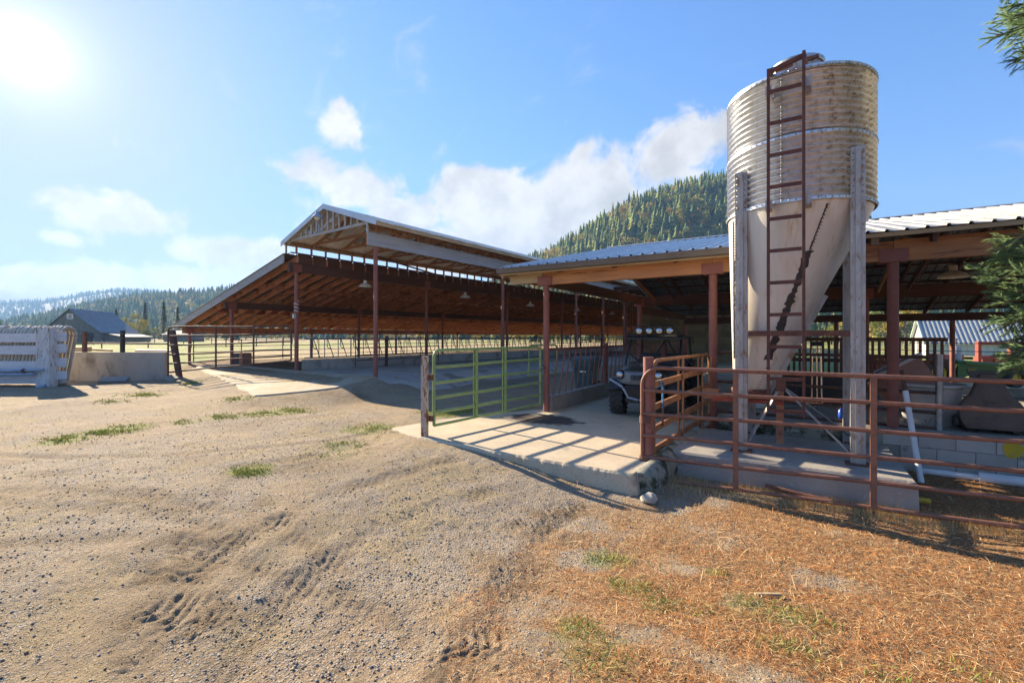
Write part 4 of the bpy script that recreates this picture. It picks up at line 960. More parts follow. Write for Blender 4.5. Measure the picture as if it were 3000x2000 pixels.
# ------------------------------------------------------------------ gates
def lerp(a, b, f): return Vector(a)+(Vector(b)-Vector(a))*f
def gate(name, label, P0, P1, z0s, z1s, r, m, ups, cat='gate', flat=None, corner=.14, feet=(0, 0), split=False, sag=0.0, group=None, vw=None):
    """rails at heights z0s (at P0) / z1s (at P1), top first; outer frame bent round the top corners"""
    P0, P1 = Vector(P0), Vector(P1); base = (P0+P1)/2; t = thing(name, label, cat, (base.x, base.y, min(z0s[-1], z1s[-1])), group)
    pt = lambda f, z: Vector((P0.x+(P1.x-P0.x)*f, P0.y+(P1.y-P0.y)*f, z)); L = (P1-P0).length; c = corner/L
    zt0, zt1, zb0, zb1 = z0s[0], z1s[0], z0s[-1], z1s[-1]
    pts = [pt(0, zb0-feet[0])]+[pt(c*(1-math.cos(a)), zt0-corner*(1-math.sin(a))) for a in np.linspace(0, math.pi/2, 7)]
    pts += [pt(f, zt0+(zt1-zt0)*f+sag*math.sin(f*9)) for f in np.linspace(.1, .9, 9)]
    pts += [pt(1-c*(1-math.sin(a)), zt1-corner*(1-math.cos(a))) for a in np.linspace(0, math.pi/2, 7)]+[pt(1, zb1-feet[1])]
    MB().tube(pts, r, 9).build('frame', m, t, True)
    for i in range(1, len(z0s)):
        a, b = z0s[i], z1s[i]; o = MB(); pp = [pt(f, a+(b-a)*f+sag*math.sin(f*7+i)+.004*math.sin(f*11+i*2)) for f in np.linspace(0, 1, 9)]
        if flat and i:
            for q in range(8): o.bar(pp[q], pp[q+1], flat[0], flat[1])
        else: o.tube(pp, r*.95, 9)
        o.build('rail', m, t, True)
    side = (P1-P0).cross(Vector((0, 0, 1))).normalized()
    for f in ups:
        a, b = pt(f, zt0+(zt1-zt0)*f), pt(f, zb0+(zb1-zb0)*f); q = vw or (r*1.5, .012)
        for s in ((-1, 1) if split else (1,)):
            off = side*(s*r*1.25); MB().bar(a+off-Vector((0, 0, .0)), b+off, q[1], q[0], up=tuple((P1-P0).normalized())).build('upright', m, t)
    return t, pt
# long pipe gate in front of the silo
gate('pipe_gate', 'long rusty red pipe gate of six rails in front of the silo', (-1.865, 6.29, 0), (2.62, 6.62, 0), [1.275, .96, .646, .352, .052, -.228], [1.24, .961, .658, .364, .094, -.182],
     .026, mat['gate_red'], (), corner=.24, feet=(.03, 0))
gl = bpy.data.objects['pipe_gate']
for f in (.262, .566, .87):
    x, y = -1.90+4.52*f, 6.32+.30*f; MB().bar((x, y-.03, 1.285-.035*f), (x, y-.03, -.235+.045*f), .06, .03, up=(0, 1, 0)).build('upright', mat['gate_red'], gl)
cp = thing('corner_post', 'thick rusty red pipe corner post where the two rusty gates meet', 'post', (-1.80, 6.36, -.3))
MB().tube([(-1.80, 6.36, -.35), (-1.80, 6.36, 1.415)], .070, 16).build('pipe', mat['postred'], cp, True)
for z in (.02, .56): MB().lathe([(.085, -.045), (.085, .045)], (-1.83, 6.335, z), 14).build('hinge', mat['rust'], cp, True)
# side gate, orange brown, between the corner post and the shed post
t, pt = gate('side_gate', 'orange brown channel gate standing open between the corner post and the shed', (-1.76, 6.46, 0), (-1.46, 9.10, 0), [1.36, 1.03, .72, .41, .12, -.10], [1.37, 1.10, .81, .53, .26, .04], .028, mat['gate_brown'], (.42, .80), flat=(.035, .085), corner=.16, split=True, vw=(.04, .022))
MB().bar(pt(.10, 1.04)+Vector((.03, 0, 0)), pt(.10, .42)+Vector((.03, 0, 0)), .02, .04).build('latch_bar', mat['rust'], t)
b = MB()
for i in range(3): b.tube([pt(.06, 1.08)+Vector((.03, .01*i, 0)), pt(.07+.01*i, .95)+Vector((.05, .02*i, 0)), pt(.08, .8-.06*i)+Vector((.04, 0, 0))], .006, 5)
b.build('baling_twine', M('blue_twine', (.12, .35, .6), (.1, .3, .5), 5, .7), t, True)
# green gate
t, pt = gate('green_gate', 'green painted six rail pipe gate left of the driveway', (-5.36, 5.97, 0), (-5.0, 9.10, 0), [1.46, 1.165, .90, .64, .39, .175], [1.46, 1.20, .93, .66, .39, .17], .027, mat['green'], (.33, .60), corner=.12, split=True, vw=(.045, .02))
gpz = thing('gate_post', 'chipped white square post with rust holding the green gate', 'post', (-5.47, 5.86, -.2))
MB().box((-5.47, 5.86, .575), (.095, .095, 1.57), rz=.25).build('post', mat['rustwhite'], gpz)
for z in (1.0, .3): MB().lathe([(.045, -.05), (.045, .05)], (-5.385, 5.93, z), 10).build('hinge', mat['rust'], gpz, True)
MB().tube([(-4.99, 9.1, 1.02), (-4.96, 9.05, .96), (-4.90, 9.16, .99), (-4.97, 9.12, 1.06)], .012, 6).build('gate_chain', mat['rust'], label='rusty chain tying the green gate to the shed corner post', cat='chain', smooth=True)
# far green gate panel seen past the green gate's end
t, _ = gate('feed_gate', 'small green gate standing open in the alley behind the green gate', (-6.4, 11.0, 0), (-6.15, 12.2, 0), [1.45, 1.0, .6], [1.45, 1.0, .6], .022, mat['green'], (.5,), corner=.1)
# brown gate at the barn mouth
t, pt = gate('barn_gate', 'long sagging dark brown pipe gate left of the barn gable posts', (-21.0, 8.05, 0), (-16.52, 10.36, 0), [2.07, 1.70, 1.34, .98, .63, .30], [2.07, 1.80, 1.50, 1.20, .98, .78], .032, mat['gate_dark'], (.40, .705), corner=.2, feet=(.34, 0), sag=.01, split=False, vw=(.06, .03))
lp = thing('leaning_post', 'rusty brown pipe post leaning beside the left end of the barn gate', 'post', tuple(at(525, 1105, 18.6)))
MB().tube([at(527, 1112, 18.5), at(503, 970, 18.9)], .11, 12, r1=.14).build('post', mat['gate_dark'], lp, True)
MB().lathe([(.15, -.05), (.15, .05)], at(504, 985, 18.85), 12).build('collar', mat['rust'], lp, True)
# gate panel leaning on the feed kerb
t, pt = gate('alley_gate', 'thin dark pipe gate standing before the barn headlocks', BT(-15.8, 12.35)+(0,), BT(-15.7, 17.0)+(0,), [1.88, 1.55, 1.22, .92, .70], [1.88, 1.55, 1.22, .92, .70], .02, mat['gate_dark'], (.25, .5, .75), corner=.1, feet=(.24, .24))
MB().tube([BT(-15.9, 14.0)+(.38,), BT(-15.95, 14.05)+(1.72,)], .07, 10).build('alley_post', mat['wood_dark'], label='dark stubby timber post standing by the thin alley gate', cat='post', smooth=True)

# ------------------------------------------------------------------ left side: white plank fence, hoops, wall
TF = 15.8
wf = thing('plank_fence', 'peeling white plank fence with a thick square post at the left edge', 'fence', tuple(at(135, 1130, TF)))
def planks(xa, xb, rows, t):
    for (ya, yb) in rows:
        p, q = at(xa, (ya+yb)/2, t), at(xb, (ya+yb)/2+random.uniform(-1.5, 1.5), t); MB().bar(p, q, .045, (yb-ya)/FPX*t).build('plank', mat['plank_white'], wf)
planks(-260, 116, [(977, 1003), (1013, 1039), (1057, 1083), (1093, 1125)], TF+.12); planks(157, 195, [(972, 999), (1008, 1034), (1048, 1074), (1087, 1111)], TF+.12)
p = at(137, 1045, TF); MB().box((p.x, p.y, p.z-.08), (.46, .30, 2.16), rz=YAW).build('post', mat['post_white'], wf)
for (ya, xb_, r) in ((1084, 126, .045), (1096, 100, .05)): MB().tube([at(-150, ya+6, TF-.25), at(xb_, ya, TF-.25)], r, 10).build('pipe', mat['bluepipe'], wf, True)
p = at(70, 1086, TF-.25); MB().lathe([(.075, -.06), (.075, .06)], p, 12, axis='X').build('pipe_clamp', mat['rust'], wf, True)
MB().tube([at(-150, 1152, TF-.5), at(100, 1139, TF-.3), at(133, 1130, TF-.2)], .05, 8).build('ground_pipe', mat['bluepipe'], label='blue grey pipe lying on the ground along the plank fence', cat='pipe', smooth=True)
FD = (Vector((math.sin(-YAW), math.cos(YAW), 0))).normalized(); RD = Vector((math.cos(YAW), math.sin(YAW), 0))
for i in range(27):
    p = at(170-i*10.6, 1130, TF+.35); p.z = 0; tz = 2.02+.03*math.sin(i*1.1)+(.04 if i % 7 == 3 else 0); s = RD*-.34; q = p+RD*.10
    pts = [q+s*1.0+FD*0+Vector((0, 0, .05)), q+Vector((0, 0, tz-.28))]+[q+FD*(.28*(1-math.cos(a)))+Vector((0, 0, tz-.28+.28*math.sin(a))) for a in np.linspace(.25, math.pi-.25, 9)]+[q+FD*.56+Vector((0, 0, tz-.28)), q+FD*.56+s+Vector((0, 0, .05))]
    MB().tube(pts, .05, 8).build('pipe_hoop', mat['hoop'], label='ivory bent pipe hoop in the row stacked behind the white plank fence', cat='hoop', group='bent pipe hoops stacked behind the plank fence', smooth=True)
TW = 18.3
b = MB(); p, q = at(190, 1075, TW), at(489, 1075, TW+.3); b.bar(p+Vector((0, 0, -.05)), q+Vector((0, 0, -.05)), .22, 1.30)
b.build('concrete_wall', mat['conc_wall'], label='stained low concrete wall between the plank fence and the barn gate', cat='wall')
MB().tube([at(195, 1117, TW-1.2), at(300, 1119, TW-1.0), at(330, 1119, TW-1.0)], .04, 6).v
for (px, pa, pb, m, lab) in ((248, 973, 1034, mat['gate_dark'], 'short brown post on the concrete wall'), (359, 968, 1034, mat['blackmetal'], 'short black post on the concrete wall')):
    MB().tube([at(px, pb+4, TW+.15), at(px, pa, TW+.15)], .085, 12).build('wall_post', m, label=lab, cat='post', smooth=True)
MB().tube([at(254, 1004.5, TW+.15), at(490, 1007, TW+.3)], .032, 8).build('wall_rail', mat['gate_dark'], label='thin brown rail running between the wall posts', cat='rail', smooth=True)
for j, (ya, yb, lab) in enumerate(((962, 975, 'upper sagging wire above the concrete wall'), (978, 990, 'lower sagging wire above the concrete wall'))):
    pts = [at(157+(505-157)*f, ya+(yb-ya)*f+9*math.sin(f*math.pi)*(1 if j == 0 else .7), TF+.1+(TW-TF)*f) for f in np.linspace(0, 1, 14)]
    MB().tube(pts, .011, 5).build('fence_wire', mat['wire'], label=lab, cat='wire', smooth=True)
pts = [at(390+8*math.cos(a)-2, 993+5*math.sin(a), TW+.1) for a in np.linspace(0, 12, 30)]; MB().tube(pts, .012, 5).build('wire_coil', mat['wire'], label='small coil of wire hanging from the wires above the wall', cat='wire', smooth=True)
p = at(228, 1023, TW+1.6); MB().box((p.x, p.y, p.z), (.9, .35, .2), rz=YAW).build('timber_block', mat['wood_pale'], label='pale pinkish timber block lying behind the concrete wall', cat='timber')
MB().tube([at(398, 1027, TW+.8), at(500, 1029, TW+.9)], .055, 8).build('pale_pipe', mat['hoop'], label='pale pipe lying along the top of the concrete wall', cat='pipe', smooth=True)
MB().tube([at(270, 1024, TW+1.2), at(328, 1027, TW+1.0)], .05, 7).build('wood_pole', mat['wood_pale'], label='short wooden pole lying behind the concrete wall', cat='pole', smooth=True)
def rock(name, c, s, lab, seed, m='stone', rz=0.0, cat='rock'):
    bm = bmesh.new(); bmesh.ops.create_icosphere(bm, subdivisions=3, radius=1)
    for v in bm.verts:
        n = v.co.normalized(); q = 1+.22*mnoise.noise(n*1.4+Vector((seed*3.1, 0, 0)))+.10*mnoise.noise(n*3+Vector((0, seed, 0)))
        # flatten into facets
        v.co = n*q
    for i in range(7):
        d = Vector((math.sin(seed*9+i*2.1), math.cos(seed*5+i*1.3), math.sin(i*1.9+seed))).normalized()
        for v in bm.verts:
            h = v.co.dot(d)
            if h > .80: v.co -= d*(h-.80)*.9
    for v in bm.verts: v.co = Matrix.Rotation(rz, 3, 'Z') @ Vector((v.co.x*s[0], v.co.y*s[1], v.co.z*s[2]))
    me = bpy.data.meshes.new(name); bm.to_mesh(me); bm.free(); me.materials.append(mat[m]); me.polygons.foreach_set('use_smooth', [True]*len(me.polygons)); me.set_sharp_from_angle(angle=math.radians(25))
    o = bpy.data.objects.new(name, me); COL.objects.link(o); o.location = c; return tag(o, lab, cat)
g = gp(1900, 1458, -.2); rock('rock', (g[0], g[1]+.02, float(H(*g))+.055), (.10, .085, .075), 'pale angular rock at the foot of the corner post', 2, 'stone', .4)
g = gp(172, 1126, 0); rock('rock', (g[0], g[1], .06), (.40, .25, .17), 'low tan boulder at the foot of the white fence post', 5)
p = at(335, 1121, TW-1.0); MB().box((p.x, p.y, .05), (.95, .30, .14), rz=YAW+.08, rx=.5).build('concrete_slab_piece', mat['conc'], label='broken pale concrete slab lying below the concrete wall', cat='slab')
p = at(505, 1112, TW-.2); MB().box((p.x, p.y, .05), (.55, .35, .16), rz=YAW-.3, ry=.2).build('concrete_slab_piece', mat['conc'], label='small broken concrete piece at the foot of the leaning post', cat='slab')

# ------------------------------------------------------------------ silo
SCX, SCY, SR = -.08, 7.97, .917; ZB, ZT = 3.47, 5.18
silo = thing('feed_silo', 'galvanised corrugated feed silo with white offset hopper on steel legs', 'silo', (SCX, SCY, .08))
sm = bpy.data.materials.new('silo_galvanised'); sm.use_nodes = True; k = NT(sm.node_tree); p = k.n['Principled BSDF']; tc = k.new('ShaderNodeTexCoord'); v = tc.outputs['Object']
sxy = k.new('ShaderNodeSeparateXYZ'); k.l.new(v, sxy.inputs[0])
mpv = k.new('ShaderNodeMapping'); mpv.inputs['Scale'].default_value = (9, 9, 1.0); k.l.new(v, mpv.inputs['Vector'])
streak = k.noise(mpv.outputs[0], 1.3, 6, .65, .3); fine = k.noise(v, 14, 5, .65)
cen = k.mix(k.ss(fine, .35, .7), (.60, .62, .65), (.50, .515, .54))
east = k.ss(k.m('ADD', sxy.outputs[0], k.m('MULTIPLY', k.m('SUBTRACT', streak, .5), .9)), .0, .95)      # weathered, lichen-stained side away from the weather
cen = k.mix(k.m('MULTIPLY', east, .75), cen, k.mix(k.ss(fine, .4, .62), (.60, .51, .30), (.44, .38, .19)))
dark = k.m('MULTIPLY', k.ss(k.m('ADD', k.m('MULTIPLY', streak, .6), k.m('MULTIPLY', fine, .5)), .555, .69), k.m('ADD', .25, k.m('MULTIPLY', east, .75)))
cen = k.mix(dark, cen, (.10, .09, .055)); cen = k.mix(k.ss(k.noise(v, 30, 4, .6), .66, .74), cen, (.20, .15, .10))
k.l.new(cen, p.inputs['Base Color']); k.l.new(k.m('SUBTRACT', .80, k.m('MULTIPLY', east, .45), clamp=True), p.inputs['Metallic']); p.inputs['Roughness'].default_value = .34
prof = []; N = 168; per = (ZT-ZB)/21
for i in range(N+1):
    z = ZB+(ZT-ZB)*i/N; prof.append((SR+.019*math.sin(2*math.pi*(z-ZB)/per), z-0))
MB().lathe(prof, (SCX, SCY, 0), 96, cap=False).build('drum', sm, silo, True)
for z in (ZB+.005, ZB+(ZT-ZB)*.5, ZT): MB().lathe([(SR+.006, -.022), (SR+.020, -.018), (SR+.020, .018), (SR+.006, .022)], (SCX, SCY, z), 96, cap=False).build('hoop_band', sm, silo, True)
# bolts along the seams
b = MB(); oc = [(1, 0, 0), (0, 1, 0), (-1, 0, 0), (0, -1, 0), (0, 0, 1)]; of = [(0, 1, 4), (1, 2, 4), (2, 3, 4), (3, 0, 4)]
def bolt(b, p, n, r=.014):
    n = Vector(n).normalized(); u = n.orthogonal().normalized(); w = n.cross(u); p = Vector(p)
    b.add([p+u*r, p+w*r, p-u*r, p-w*r, p+n*r*1.1], of)
for zz in (ZB+.01, ZB+(ZT-ZB)*.5, ZT-.01):
    for i in range(72):
        a = 2*math.pi*i/72; n = (math.cos(a), math.sin(a), 0); bolt(b, (SCX+n[0]*(SR+.02), SCY+n[1]*(SR+.02), zz), n)
for a in (-1.75, .2, 2.4):
    for i in range(42):
        z = ZB+.03+i*.041; n = (math.cos(a), math.sin(a), 0); bolt(b, (SCX+n[0]*(SR+.013), SCY+n[1]*(SR+.013), z), n)
o = b.build('bolts', mat['galv'], silo); o['kind'] = 'stuff'
MB().lathe([(SR+.02, ZT-.005), (SR-.02, ZT+.02), (.34, ZT+.20), (.31, ZT+.20)], (SCX, SCY, 0), 64, cap=False).build('roof_cone', sm, silo, True)
lid = MB().lathe([(.315, ZT+.17), (.315, ZT+.43), (.29, ZT+.43)], (SCX, SCY, 0), 40).build('filler_neck', mat['leg'], silo, True)
MB().lathe([(.335, ZT+.425), (.345, ZT+.435), (.345, ZT+.48), (.31, ZT+.495), (.0, ZT+.525)], (SCX, SCY, 0), 40, cap=False).build('lid', mat['galv'], lid, True)
MB().bar((SCX-.26, SCY-.30, ZT+.34), (SCX+.26, SCY-.28, ZT+.42), .04, .04).build('lid_lever', mat['rust'], lid)
# offset hopper
HX, HY, HR, HZ = -.68, 7.86, .24, .90
def hop(f, a):
    e = f**1.0; cx = SCX+(HX-SCX)*e; cy = SCY+(HY-SCY)*e; r = (SR-.006)+(HR-SR)*e; return Vector((cx+r*math.cos(a), cy+r*math.sin(a), ZB+(HZ-ZB)*f))
hmt = M('hopper_white', (.66, .62, .55), (.56, .52, .45), .8, .42, .1, .06, 20, stretch=(5, 5, .30), c3=(.42, .32, .19), s3=1.5, t3=(.52, .74), c4=(.22, .15, .09), s4=38, t4=(.70, .75))
b = MB(); n = 72; b.loft([[hop(f, 2*math.pi*i/n) for i in range(n)] for f in np.linspace(0, 1, 15)], cap=False); hp = b.build('hopper', hmt, silo, True)
def seam(a0, f0, f1, w, drip):
    b = MB(); fs_ = np.linspace(f0, f1, 46); c = None; vs = []
    for i, f in enumerate(fs_):
        p = hop(f, a0); nrm = Vector((math.cos(a0), math.sin(a0), .3)).normalized(); tg = Vector((-math.sin(a0), math.cos(a0), 0))
        wl = w*(.5+1.2*random.random()*drip); wr = w*(.5+1.2*random.random()*drip)
        vs += [p-tg*wl+nrm*.003, p-tg*wl*.5+nrm*.014, p+tg*wr*.5+nrm*.014, p+tg*wr+nrm*.003]
    fs = [(i*4+q, i*4+q+1, i*4+5+q, i*4+4+q) for i in range(45) for q in range(3)]
    b.add(vs, fs); b.build('mastic_seam', mat['mastic'], hp)
for (a0, sc) in ((-1.16, 1.0), (-2.62, .5)):
    seam(a0, .25, .82, .042*sc, 1.0); seam(a0, .03, .25, .010*sc, .8)
    b = MB()
    for f in np.linspace(.03, .98, 60): n_ = (math.cos(a0), math.sin(a0), .3); bolt(b, hop(f, a0)+Vector((-math.sin(a0), math.cos(a0), 0))*.02, n_, .011)
    o = b.build('seam_bolts', mat['rust'], hp); o['kind'] = 'stuff'
# steel rib under the sloping back of the hopper, outlet boot
MB().bar(hop(.45, .25)+Vector((.03, 0, -.02)), hop(1.03, .25)+Vector((.03, 0, -.02)), .06, .07).build('hopper_rib', mat['leg'], silo)
MB().lathe([(HR+.01, HZ+.02), (HR+.03, HZ), (HR+.02, HZ-.10), (HR-.06, HZ-.16)], (HX, HY, 0), 32).build('boot', mat['rust'], silo, True)
MB().box((HX-.05, HY, HZ-.16), (.95, .42, .05), rz=.1).build('boot_tray', mat['ired'], silo)
MB().box((HX-.55, HY-.05, HZ-.10), (.22, .2, .14)).build('motor_box', mat['gate_brown'], silo)
# legs: channel section, one at each corner
def channel(b, x, y, z0, z1, fx, fy, w=.155, d=.11, t=.012):
    # web faces outwards (fy), flanges turned inwards
    b.bb(x-w/2, x+w/2, y-t/2, y+t/2, z0, z1)
    for s in (-1, 1): b.bb(x+s*(w/2-t/2)-t/2, x+s*(w/2-t/2)+t/2, min(y, y-fy*d), max(y, y-fy*d), z0+.001, z1-.001)
    b.bb(x-t*2.2, x+t*2.2, y+fy*t*.5, y+fy*(t*.5+.02), z0+.002, z1-.002)
LX = .665
for (sx_, sy_, ztop) in ((-1, -1, 4.02), (1, -1, 4.10), (-1, 1, 4.1), (1, 1, 4.1)):
    b = MB(); channel(b, SCX+sx_*LX, SCY+sy_*(LX+.04), .08, ztop, sx_, sy_); lg = b.build('leg', mat['leg'], silo)
    MB().box((SCX+sx_*LX, SCY+sy_*(LX+.04), .088), (.27, .22, .014)).build('foot_plate', mat['rust'], lg)
    b2 = MB()
    for z in np.arange(3.52, ztop-.02, .083):
        for q in (-.05, .05): bolt(b2, (SCX+sx_*LX+q, SCY+sy_*(LX+.06), z), (0, sy_, 0), .012)
    o = b2.build('leg_bolts', mat['galv'], lg); o['kind'] = 'stuff'
yf = SCY-LX-.06; zbr = 1.74
MB().bar((SCX-LX+.09, yf+.03, zbr), (SCX+LX-.09, yf+.03, zbr), .03, .075).build('cross_member', mat['rust'], silo); MB().bar((SCX+LX, yf+.02, zbr), (SCX+LX, SCY+LX+.06, zbr), .03, .07).build('cross_member', mat['rust'], silo)
MB().bar((SCX-LX, yf+.02, zbr), (SCX-LX, SCY+LX+.06, zbr), .03, .07).build('cross_member', mat['rust'], silo)
b0 = Vector((-.27, SCY-.35, 1.0))
for q in ((-.66, SCY-LX, .22), (.56, SCY-LX, .15), (.60, SCY+LX, .2), (-.70, SCY+LX, .2)):
    MB().bar(b0, q, .05, .012).build('tie_bar', mat['leg'], silo)
MB().box(b0, (.12, .12, .16)).build('gusset', mat['rust'], silo)
MB().bb(-.35, -.25, SCY+.1, SCY+.2, .08, .88).build('outlet_prop', mat['wood_red'], silo)
# ladder
YL = 6.86; lx0, lx1 = -.385, .005
ld = thing('silo_ladder', 'rusty steel ladder bolted up the front of the silo', 'ladder', (-.19, YL, .74))
MB().bar((lx0, YL, .74), (lx0, YL, 5.17), .035, .05, up=(0, 1, 0)).build('stile', mat['ladder'], ld); MB().bar((lx1, YL, .68), (lx1, YL, 5.28), .035, .06, up=(0, 1, 0)).build('stile', mat['ladder'], ld)
z = .74
while z < 5.05:
    MB().bar((lx0+.02, YL-.012, z), (lx1-.02, YL-.012, z+.0), .022, .045).build('rung', mat['ladder'], ld); z += .413
MB().bar((lx0, YL, 5.16), (lx0+.06, YL+.75, 5.30), .035, .045).build('top_rail', mat['ladder'], ld); MB().bar((lx1, YL, 5.27), (lx1+.05, YL+.75, 5.38), .035, .05).build('top_rail', mat['ladder'], ld)
MB().bar((lx0+.01, YL+.05, 5.165), (lx1, YL+.05, 5.255), .05, .05).build('top_bar', mat['ladder'], ld)
for z in (3.42, 4.9):
    for x in (lx0, lx1): MB().box((x+(.05 if x > -.2 else 0), YL+.12, z), (.07, .22, .12)).build('bracket', mat['leg'], ld)

# ------------------------------------------------------------------ side-by-side utility vehicle
UX, UY = -2.84, 9.92
u = thing('utility_vehicle', 'dirty black and silver off-road utility vehicle parked in the machine shed', 'vehicle', (UX, UY, 0))
def U(x, y, z): return Vector((UX+x, UY+y, z))
def wheel(x, y, steer=0):
    R_, w = .335, .27
    b = MB(); n = 40
    prof = [(.17, -w*.36), (.22, -w*.47), (.27, -w*.5), (.305, -w*.44), (R_-.018, -w*.30), (R_-.012, 0), (R_-.018, w*.30), (.305, w*.44), (.27, w*.5), (.22, w*.47), (.17, w*.36)]
    b.lathe(prof, (0, 0, 0), n, axis='X', cap=False)
    for i in range(18):
        for s in (-1, 1):
            a = 2*math.pi*(i+(.5 if s > 0 else 0))/18
            c = Vector((s*w*.19, math.cos(a)*(R_-.006), math.sin(a)*(R_-.006))); d = Vector((s*.095, -math.sin(a)*.035, math.cos(a)*.035)); nn = Vector((0, math.cos(a), math.sin(a)))
            b.bar(c-d, c+d, .042, .030, up=tuple(nn))
            c2 = Vector((s*w*.47, math.cos(a)*(.298), math.sin(a)*(.298))); b.bar(c2, c2+nn*-.05+Vector((s*.004, 0, 0)), .045, .022, up=(1, 0, 0))
    M_ = Matrix.Rotation(steer, 3, 'Z'); b.v = [tuple(M_ @ Vector(q)+U(x, y, R_)) for q in b.v]
    wo = b.build('wheel', mat['rubber'], u, True)
    r = MB(); s = 1 if x > 0 else -1
    r.lathe([(.175, -.1), (.175, .1), (.15, .06), (.08, .02), (.06, .05), (0, .05)], (0, 0, 0), 24, axis='X', cap=False); r.v = [tuple(M_ @ Vector((q[0]*s, q[1], q[2]))+U(x, y, R_)) for q in r.v]; r.build('rim', mat['silver'], wo, True)
wheel(-.62, 0, .12); wheel(.62, 0, .12); wheel(-.60, 1.92); wheel(.60, 1.92)
def ring(y, hw, zl, zh, n=18, bow=.35):
    out = []
    for i in range(n):
        a = 2*math.pi*i/n; cx, cz = math.cos(a), math.sin(a)
        ex = (abs(cx)**.55)*(1 if cx > 0 else -1); ez = (abs(cz)**.55)*(1 if cz > 0 else -1)
        out.append(U(ex*hw, y+bow*.12*abs(ex)**2, (zl+zh)/2+ez*(zh-zl)/2-.03*abs(ex)**3*(ez > 0)))
    return out
MB().loft([ring(-.56, .36, .78, .93), ring(-.50, .44, .73, .99), ring(-.30, .55, .72, 1.045), ring(0, .60, .76, 1.09), ring(.30, .62, .80, 1.11), ring(.42, .60, .84, 1.10)]).build('hood', mat['black'], u, True)
MB().loft([ring(-.635, .34, .77, .93, bow=.8), ring(-.605, .46, .71, .965, bow=.8), ring(-.50, .53, .68, .985, bow=.8)]).build('front_panel', mat['silver'], u, True)
for x in (-.11, .11, .0):
    MB().box(U(x, -.640, .855), (.085, .03, .10), ry=.12*(1 if x > 0 else -1), rx=-.2).build('grille_slot', mat['black'], u)
for s in (-1, 1):
    o = MB().lathe([(.085, -.01), (.10, .02), (.10, .05)], U(s*.40, -.565, .90), 20, axis='Y').build('headlight', mat['black'], u, True)
    MB().lathe([(.0, -.022), (.05, -.018), (.066, -.006), (.066, .01)], U(s*.40, -.60, .90), 20, axis='Y', cap=False).build('lens', mat['lens'], o, True)
    # fenders
    secs = [[U(s*(.46+.30*f), .05+.42*math.cos(a)*1.0, .40+.45*math.sin(a)-.05*f) for f in (0, .5, 1)]+[U(s*(.46+.30*f), .05+.40*math.cos(a), .385+.43*math.sin(a)-.05*f) for f in (1, .5, 0)] for a in np.linspace(.35, 2.7, 12)]
    MB().loft(secs).build('fender', mat['black'], u, True)
    secs = [[U(s*(.44+.30*f), 1.92+.42*math.cos(a), .38+.44*math.sin(a)) for f in (0, 1)]+[U(s*(.44+.30*f), 1.92+.40*math.cos(a), .365+.42*math.sin(a)) for f in (1, 0)] for a in np.linspace(.3, 2.8, 12)]
    MB().loft(secs).build('fender', mat['black'], u, True)
    for (ya, za, yb, zb_) in ((-.12, .42, -.03, .36), (.20, .42, .05, .36), (-.15, .55, -.02, .47)): MB().tube([U(s*.18, ya, za-.05), U(s*.52, yb, zb_-.04)], .02, 8).build('suspension_arm', mat['silver'] if za < .5 else mat['blackmetal'], u, True)
    MB().tube([U(s*.20, -.02, .80), U(s*.42, 0, .42)], .045, 10).build('shock', mat['blackmetal'], u, True)
    # cage
    MB().tube([U(s*.60, .34, .98), U(s*.585, .50, 1.35), U(s*.56, .70, 1.62), U(s*.55, .80, 1.67), U(s*.55, 1.45, 1.68), U(s*.56, 1.55, 1.64), U(s*.59, 1.62, 1.2), U(s*.6, 1.65, .75)], .026, 10).build('cage_tube', mat['blackmetal'], u, True)
    MB().tube([U(s*.585, .50, 1.35), U(s*.60, 1.62, 1.02)], .018, 8).build('grab_rail', mat['silver'], u, True)
    MB().loft([[U(s*.30+dx*.24, y, z) for dx in (-1, 1)]+[U(s*.30+dx*.24, y2, z2) for dx, y2, z2 in ((1, y+dd, z), (-1, y+dd, z))] for (y, z, dd) in ((.98, .66, .40), (1.02, .74, .38), (1.30, .80, .12), (1.36, 1.18, .10), (1.40, 1.30, .07))]).build('seat', mat['black'], u, True)
MB().bb(UX-.58, UX+.58, UY+.38, UY+1.7, .34, .40).build('floor_pan', mat['black'], u); MB().bb(UX-.52, UX+.52, UY+.42, UY+.56, .85, 1.12).build('dashboard', mat['black'], u)
MB().bb(UX-.58, UX+.58, UY+.95, UY+1.62, .40, .66).build('seat_base', mat['black'], u)
sw_ = [U(.28+.16*math.cos(a), .72+.05*math.sin(a), 1.10+.15*math.sin(a)) for a in np.linspace(0, 2*math.pi, 21)[:-1]]; MB().tube(sw_, .016, 7, closed=True).build('steering_wheel', mat['black'], u, True)
MB().tube([U(.28, .72, 1.10), U(.28, .5, .98)], .02, 7).build('steering_column', mat['black'], u, True)
for y in (.78, 1.5): MB().tube([U(-.56, y, 1.665), U(.56, y, 1.665)], .024, 8).build('cage_tube', mat['blackmetal'], u, True)
for (a, c) in (((-.5, 1.55, .8), (.02, 1.5, 1.62)), ((.05, 1.55, .8), (.02, 1.5, 1.62)), ((.5, 1.55, .8), (.06, 1.5, 1.62))): MB().tube([U(*a), U(*c)], .02, 8).build('cage_brace', mat['blackmetal'], u, True)
MB().loft([[U(x, y, z) for x in (-.62, .62)]+[U(x, y, z-.035) for x in (.62, -.62)] for (y, z) in ((.50, 1.665), (.56, 1.70), (1.0, 1.735), (1.5, 1.72), (1.66, 1.69))]).build('roof', mat['black'], u)
lb = MB().tube([U(-.60, .54, 1.70), U(-.40, .54, 1.925), U(-.34, .54, 1.945), U(.34, .54, 1.945), U(.40, .54, 1.925), U(.60, .54, 1.70)], .016, 8).build('light_bar', mat['blackmetal'], u, True)
